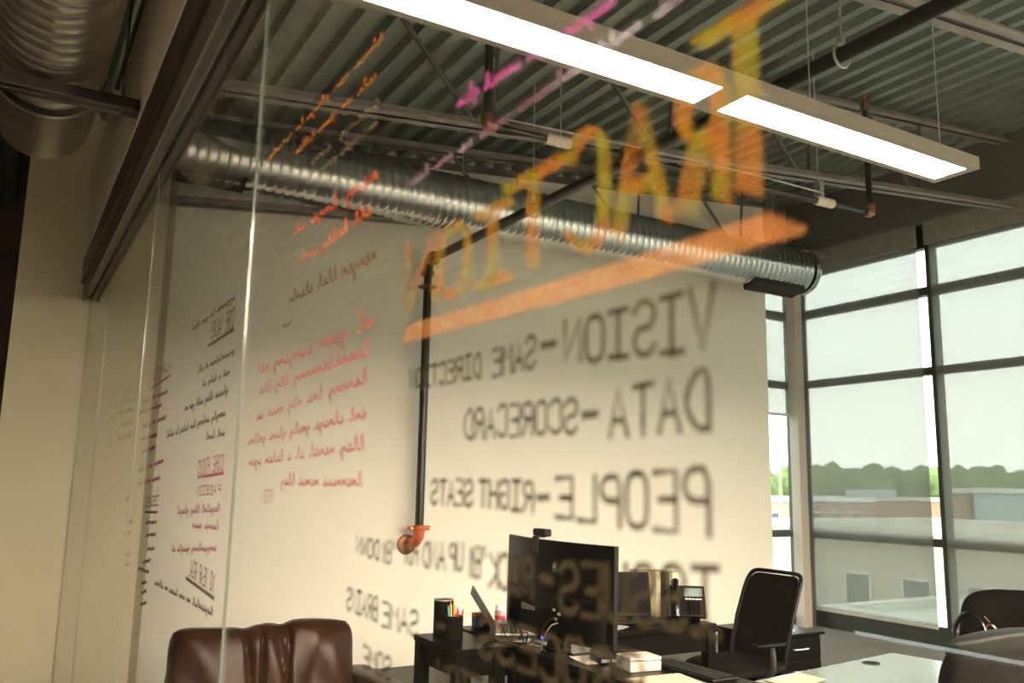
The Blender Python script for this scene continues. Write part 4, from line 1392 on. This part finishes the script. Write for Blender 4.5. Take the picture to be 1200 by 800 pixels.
# ------------------------------------------------------------------ chairs (local frame: facing +X)
def base_star(t):
    m = MB()
    m.tube([(0, 0, 0.10), (0, 0, 0.42)], 0.025, 14)
    m.build('gas_column', 'grey_plastic', t, smooth=True)
    m = MB()
    m.lathe([(0, 0.05), (0.05, 0.04)], (0, 0, 0.075), (0, 0, 1), 16)
    for k in range(5):
        a = 2 * math.pi * k / 5 + 0.3
        m.tube([(0.03 * math.cos(a), 0.03 * math.sin(a), 0.10), (0.30 * math.cos(a), 0.30 * math.sin(a), 0.07)], [0.024, 0.014], 10)
    m.build('star_base', 'black', t, smooth=True)
    for k in range(5):
        a = 2 * math.pi * k / 5 + 0.3
        c = Vector((0.30 * math.cos(a), 0.30 * math.sin(a), 0.028))
        m = MB()
        d = Vector((-math.sin(a), math.cos(a), 0))
        m.lathe([(-0.02, 0.0), (-0.02, 0.026), (0.02, 0.026), (0.02, 0.0)], c, d, 14, cap=False)
        m.build('caster', 'black', t)

def office_chair(label, loc, rz, kind):
    t = thing('office_chair', label, 'chair', loc, rz, 'black office chairs')
    base_star(t)
    m = MB()
    m.cushion(0.48, 0.48, 0.08, 5, lambda a, b, c: Vector((0.03 + a, b, 0.465 + c - 0.02 * (a / 0.24) ** 2 * (1 if a > 0 else -0.4))), p=3, rings=8, n=56)
    m.build('seat', 'mesh_fabric' if kind == 'mesh' else 'chair_leather', t, smooth=True)
    if kind == 'mesh':
        W, H, zc, T = 0.44, 0.58, 0.70, 0.045
        def fn(a, b, c):
            u = (b / (H / 2))
            return Vector((-0.23 - 0.10 * u - 0.03 * u * u + c + 0.30 * a * a, a * (1.0 - 0.10 * u * u * (1 if u < 0 else 0.2)), zc + b))
        m = MB()
        m.cushion(W - 0.03, H - 0.03, 0.02, 9, fn, p=5, rings=8, n=72)
        m.build('backrest', 'mesh_fabric', t, smooth=True)
        m = MB()
        ol = []
        for k in range(73):
            a = 2 * math.pi * k / 72
            ca, sa = math.cos(a), math.sin(a)
            ol.append(fn(W / 2 * math.copysign(abs(ca) ** 0.22, ca), H / 2 * math.copysign(abs(sa) ** 0.22, sa), 0))
        m.tube(ol, 0.013, 8)
        m.build('back_frame', 'black', t, smooth=True)
    else:
        W, H, zc = 0.64, 0.56, 0.66 if kind == 'low' else 0.72
        def fn(a, b, c):
            u = b / (H / 2)
            return Vector((-0.25 - 0.06 * u + c + 0.45 * a * a, a, zc + b + 0.03 * (1 - (a / 0.3) ** 2) * max(0, u)))
        m = MB()
        m.cushion(W, H, 0.11, 7, fn, p=4, rings=14, n=80)
        m.build('backrest', 'chair_leather', t, smooth=True)
        if kind == 'low':
            m = MB()
            m.cushion(W * 0.96, 0.075, 0.10, 5, lambda a, b, c: fn(a, 0.262 + b, c), p=4, rings=8, n=60)
            cp = m.build('top_roll', 'chair_sheen', t, smooth=True)
            cp['label'] = 'rolled top edge with its sheen painted paler'
    m = MB()
    m.tube(smoothpath([(0, 0, 0.42), (-0.14, 0, 0.42), (-0.26, 0, 0.47), (-0.27, 0, 0.60)], 4), 0.022, 10)
    m.build('back_stem', 'black', t, smooth=True)
    for s in (-1, 1):
        m = MB()
        m.cushion(0.24, 0.075, 0.028, 4, lambda a, b, c, s=s: Vector((0.02 + a, s * 0.265 + b, 0.62 + c)), p=3, rings=6, n=40)
        ar = m.build('armrest', 'black', t, smooth=True)
        m = MB()
        m.tube(smoothpath([(0.0, s * 0.265, 0.61), (0.0, s * 0.275, 0.54), (0.0, s * 0.26, 0.46), (0.0, s * 0.16, 0.425)], 5), 0.017, 10)
        m.build('arm_post', 'grey_plastic', ar, smooth=True)
    return t
office_chair('black mesh-back office chair in front of the corner column, facing the monitor desk', (3.93, 3.95, 0), R(180), 'mesh')
office_chair('black padded chair at the near side of the white table, at the bottom right', (3.46, 2.285, 0), R(84), 'low')
office_chair('black chair with the handbag at the window end of the white table', (4.16, 2.47, 0), R(183), 'tall')

t = thing('handbag', 'black handbag with looped strap and gold ring on the chair by the window', 'handbag', (4.16, 2.56, 0.505))
m = MB()
m.cushion(0.16, 0.26, 0.22, 6, lambda a, b, c: Vector((4.16 + a * (1.1 - 0.5 * (b + 0.13)), 2.56 + c * 1.2, 0.64 + b)), p=4, rings=8, n=48)
m.build('bag_body', 'chair_leather', t, smooth=True, world=True)
m = MB()
m.tube(smoothpath([(4.10, 2.655, 0.74), (4.10, 2.66, 0.85), (4.10, 2.60, 0.925), (4.10, 2.53, 0.90), (4.10, 2.48, 0.75)], 8), 0.011, 8)
m.build('strap', 'black_gloss', t, smooth=True, world=True)
m = MB()
m.tube([(4.085, 2.47 + 0.022 * math.cos(k * 0.35), 0.87 + 0.022 * math.sin(k * 0.35)) for k in range(17)], 0.005, 6)
m.tube([(4.085, 2.475, 0.90), (4.085, 2.50, 0.925)], 0.006, 6)
m.build('gold_ring', 'gold', t, smooth=True, world=True)

# ------------------------------------------------------------------ cabinet, white table
t = thing('drawer_cabinet', 'low black two-drawer cabinet by the corner windows', 'cabinet', (5.0, 4.72, 0))
m = MB(); m.box(4.70, 5.215, 4.43, 4.93, 0.03, 0.475); m.build('carcass', 'black_wood', t, world=True, bevel=0.003)
m = MB(); m.box(4.68, 5.245, 4.405, 4.95, 0.477, 0.50); m.build('cabinet_top', 'black_wood', t, world=True, bevel=0.004)
m = MB(); m.box(4.72, 5.195, 4.45, 4.91, 0.0, 0.03); m.build('plinth', 'black', t, world=True)
for z0, z1 in ((0.325, 0.465), (0.18, 0.315), (0.045, 0.17)):
    m = MB(); m.box(4.715, 5.20, 4.412, 4.43, z0, z1)
    dr = m.build('drawer', 'black_wood', t, world=True, bevel=0.003)
    m = MB()
    zc = (z0 + z1) / 2
    m.tube(smoothpath([(4.92, 4.412, zc), (4.925, 4.395, zc), (4.99, 4.392, zc), (5.055, 4.395, zc), (5.06, 4.412, zc)], 4), 0.005, 8)
    m.build('drawer_handle', 'zinc', dr, smooth=True, world=True)
for o in [c for d in t.children for c in d.children]:
    pass
sheet('paper_stack', 'stack of white papers on the low black cabinet', 4.86, 4.62, 0.501, 0.30, 0.30, 10, 'paper_lilac', 6, 0.0)

t = thing('white_table', 'pale glossy table with a cable grommet at the lower right', 'table', (3.265, 2.31, 0), R(8))
m = MB(); m.box(-0.52, 0.57, -0.40, 0.395, 0.712, 0.74); m.build('tabletop', 'white_top', t, bevel=0.004)
m = MB(); m.lathe([(0, 0.038), (0.004, 0.038), (0.004, 0.026), (0.001, 0.026)], (0.237, 0.315, 0.7395), (0, 0, 1), 28, cap=False)
gm = m.build('grommet', 'black', t)
m = MB(); m.lathe([(0, 0.025), (0.002, 0.025)], (0.237, 0.315, 0.7398), (0, 0, 1), 24); m.build('grommet_hole', 'screen', gm)
for (lx, ly) in ((-0.48, -0.36), (0.53, -0.36), (-0.48, 0.355), (0.53, 0.355)):
    m = MB(); m.box(lx - 0.02, lx + 0.02, ly - 0.02, ly + 0.02, 0, 0.712); m.build('leg', 'silver', t, bevel=0.002)

# ------------------------------------------------------------------ outside the windows
struct(MB().box(-500, 900, -500, 900, -9.4, -9.0), 'ground', 'ground')
def building(name, label, x0, x1, y0, y1, z1, wall, wins=(), parapet='concrete', face='x', wmat='dark_pane', wframe='white_paint', roofstuff=()):
    t = thing(name, label, 'building', ((x0 + x1) / 2, (y0 + y1) / 2, -9.0), 0, 'buildings outside')
    m = MB(); m.box(x0, x1, y0, y1, -9.0, z1 - 0.35); m.build('walls', wall, t, world=True)
    m = MB()
    e = 0.18
    m.box(x0 - e, x1 + e, y0 - e, y0 + 0.3, z1 - 0.35, z1)
    m.box(x0 - e, x1 + e, y1 - 0.3, y1 + e, z1 - 0.35, z1)
    m.box(x0 - e, x0 + 0.3, y0 + 0.3, y1 - 0.3, z1 - 0.35, z1)
    m.box(x1 - 0.3, x1 + e, y0 + 0.3, y1 - 0.3, z1 - 0.35, z1)
    m.build('parapet', parapet, t, world=True)
    for (u, z, w, h) in wins:
        m = MB(); g = MB()
        if face == 'x':
            m.box(x0 - 0.08, x0 + 0.02, u, u + w, z, z + h)
            g.box(x0 - 0.11, x0 - 0.07, u + 0.12, u + w - 0.12, z + 0.12, z + h - 0.12)
        else:
            m.box(u, u + w, y0 - 0.08, y0 + 0.02, z, z + h)
            g.box(u + 0.12, u + w - 0.12, y0 - 0.11, y0 - 0.07, z + 0.12, z + h - 0.12)
        f = m.build('window', wframe, t, world=True)
        p = g.build('window_pane', wmat, f)
        for v in p.data.vertices:
            v.co -= Vector(t.location)
    for (a, b, c, d, h) in roofstuff:
        m = MB(); m.box(a, b, c, d, z1 - 0.36, z1 + h); m.build('roof_unit', 'siding', t, world=True)
    return t
building('brick_building', 'red brick building with pale parapet below the trees, left bay', 90, 112, 65, 79, 0.82, 'brick_red', [(66 + 4 * i, -4.2, 1.6, 1.9) for i in range(3)], roofstuff=((93, 96, 69, 74, 0.9),))
building('siding_building', 'pale blue building with flat roof in the right bay', 60, 74, 31.5, 36.9, 1.9, 'siding')
building('brick_building', 'narrow brick stair block at the left end of the pale blue building', 59.6, 72, 37.3, 38.7, 1.84, 'brick_red')
building('long_building', 'long low brown brick building across the street', 36, 50, 14, 34, -0.05, 'brick_brown', [(15 + 3.1 * i, -4.3, 1.5, 2.0) for i in range(6)], 'concrete', 'x', 'dark_pane', 'concrete')
building('low_building', 'low pale building in front of the long brown brick one', 27, 34, 8, 22.5, -2.7, 'concrete', [(9 + 2.6 * i, -5.6, 1.3, 1.6) for i in range(5)], 'concrete')
building('brick_building', 'sunlit pink brick building with white windows seen through the narrow window', 56, 80, 60, 72, 0.75, 'brick_pink',
         [(58 + 3.0 * i, z, 1.5, 2.2) for i in range(7) for z in (-2.8, -7.0)], 'white_paint', 'y')
building('far_building', 'distant pale building at the foot of the wooded ridge', 130, 150, 96, 108, -0.4, 'concrete')

tm = MB()
ico_v, ico_f = None, None
def ico():
    import bmesh
    b = bmesh.new()
    bmesh.ops.create_icosphere(b, subdivisions=2, radius=1.0)
    v = [p.co.copy() for p in b.verts]
    f = [tuple(q.index for q in p.verts) for p in b.faces]
    b.free()
    return v, f
ico_v, ico_f = ico()
for i in range(420):
    ang = R(28 + 62 * rnd.random())
    dist = 285 + 60 * rnd.random()
    cx, cy = dist * math.sin(ang), dist * math.cos(ang)
    top = 1.5 + dist * 0.0262 + rnd.uniform(-2.4, 1.2)
    sx, sz = rnd.uniform(4, 8), rnd.uniform(5, 9)
    if rnd.random() < 0.4:
        top -= rnd.uniform(2, 7)
    r2 = random.Random(i)
    tm.add([(cx + p.x * sx * (1 + 0.18 * r2.uniform(-1, 1)), cy + p.y * sx, top - sz + p.z * sz * (1 + 0.12 * r2.uniform(-1, 1))) for p in ico_v], ico_f)
for k in range(24):
    a0, a1 = R(26 + 66 * k / 24), R(26 + 66 * (k + 1) / 24)
    d = 350
    tm.add([(d * math.sin(a0), d * math.cos(a0), -9.2), (d * math.sin(a1), d * math.cos(a1), -9.2), (1.06 * d * math.sin(a1), 1.06 * d * math.cos(a1), 8.0), (1.06 * d * math.sin(a0), 1.06 * d * math.cos(a0), 8.0)], [(0, 1, 2, 3)])
o = tm.build('wooded_ridge', 'tree')
tag(o, 'green wooded ridge along the horizon outside the windows', 'trees', None, 'stuff')
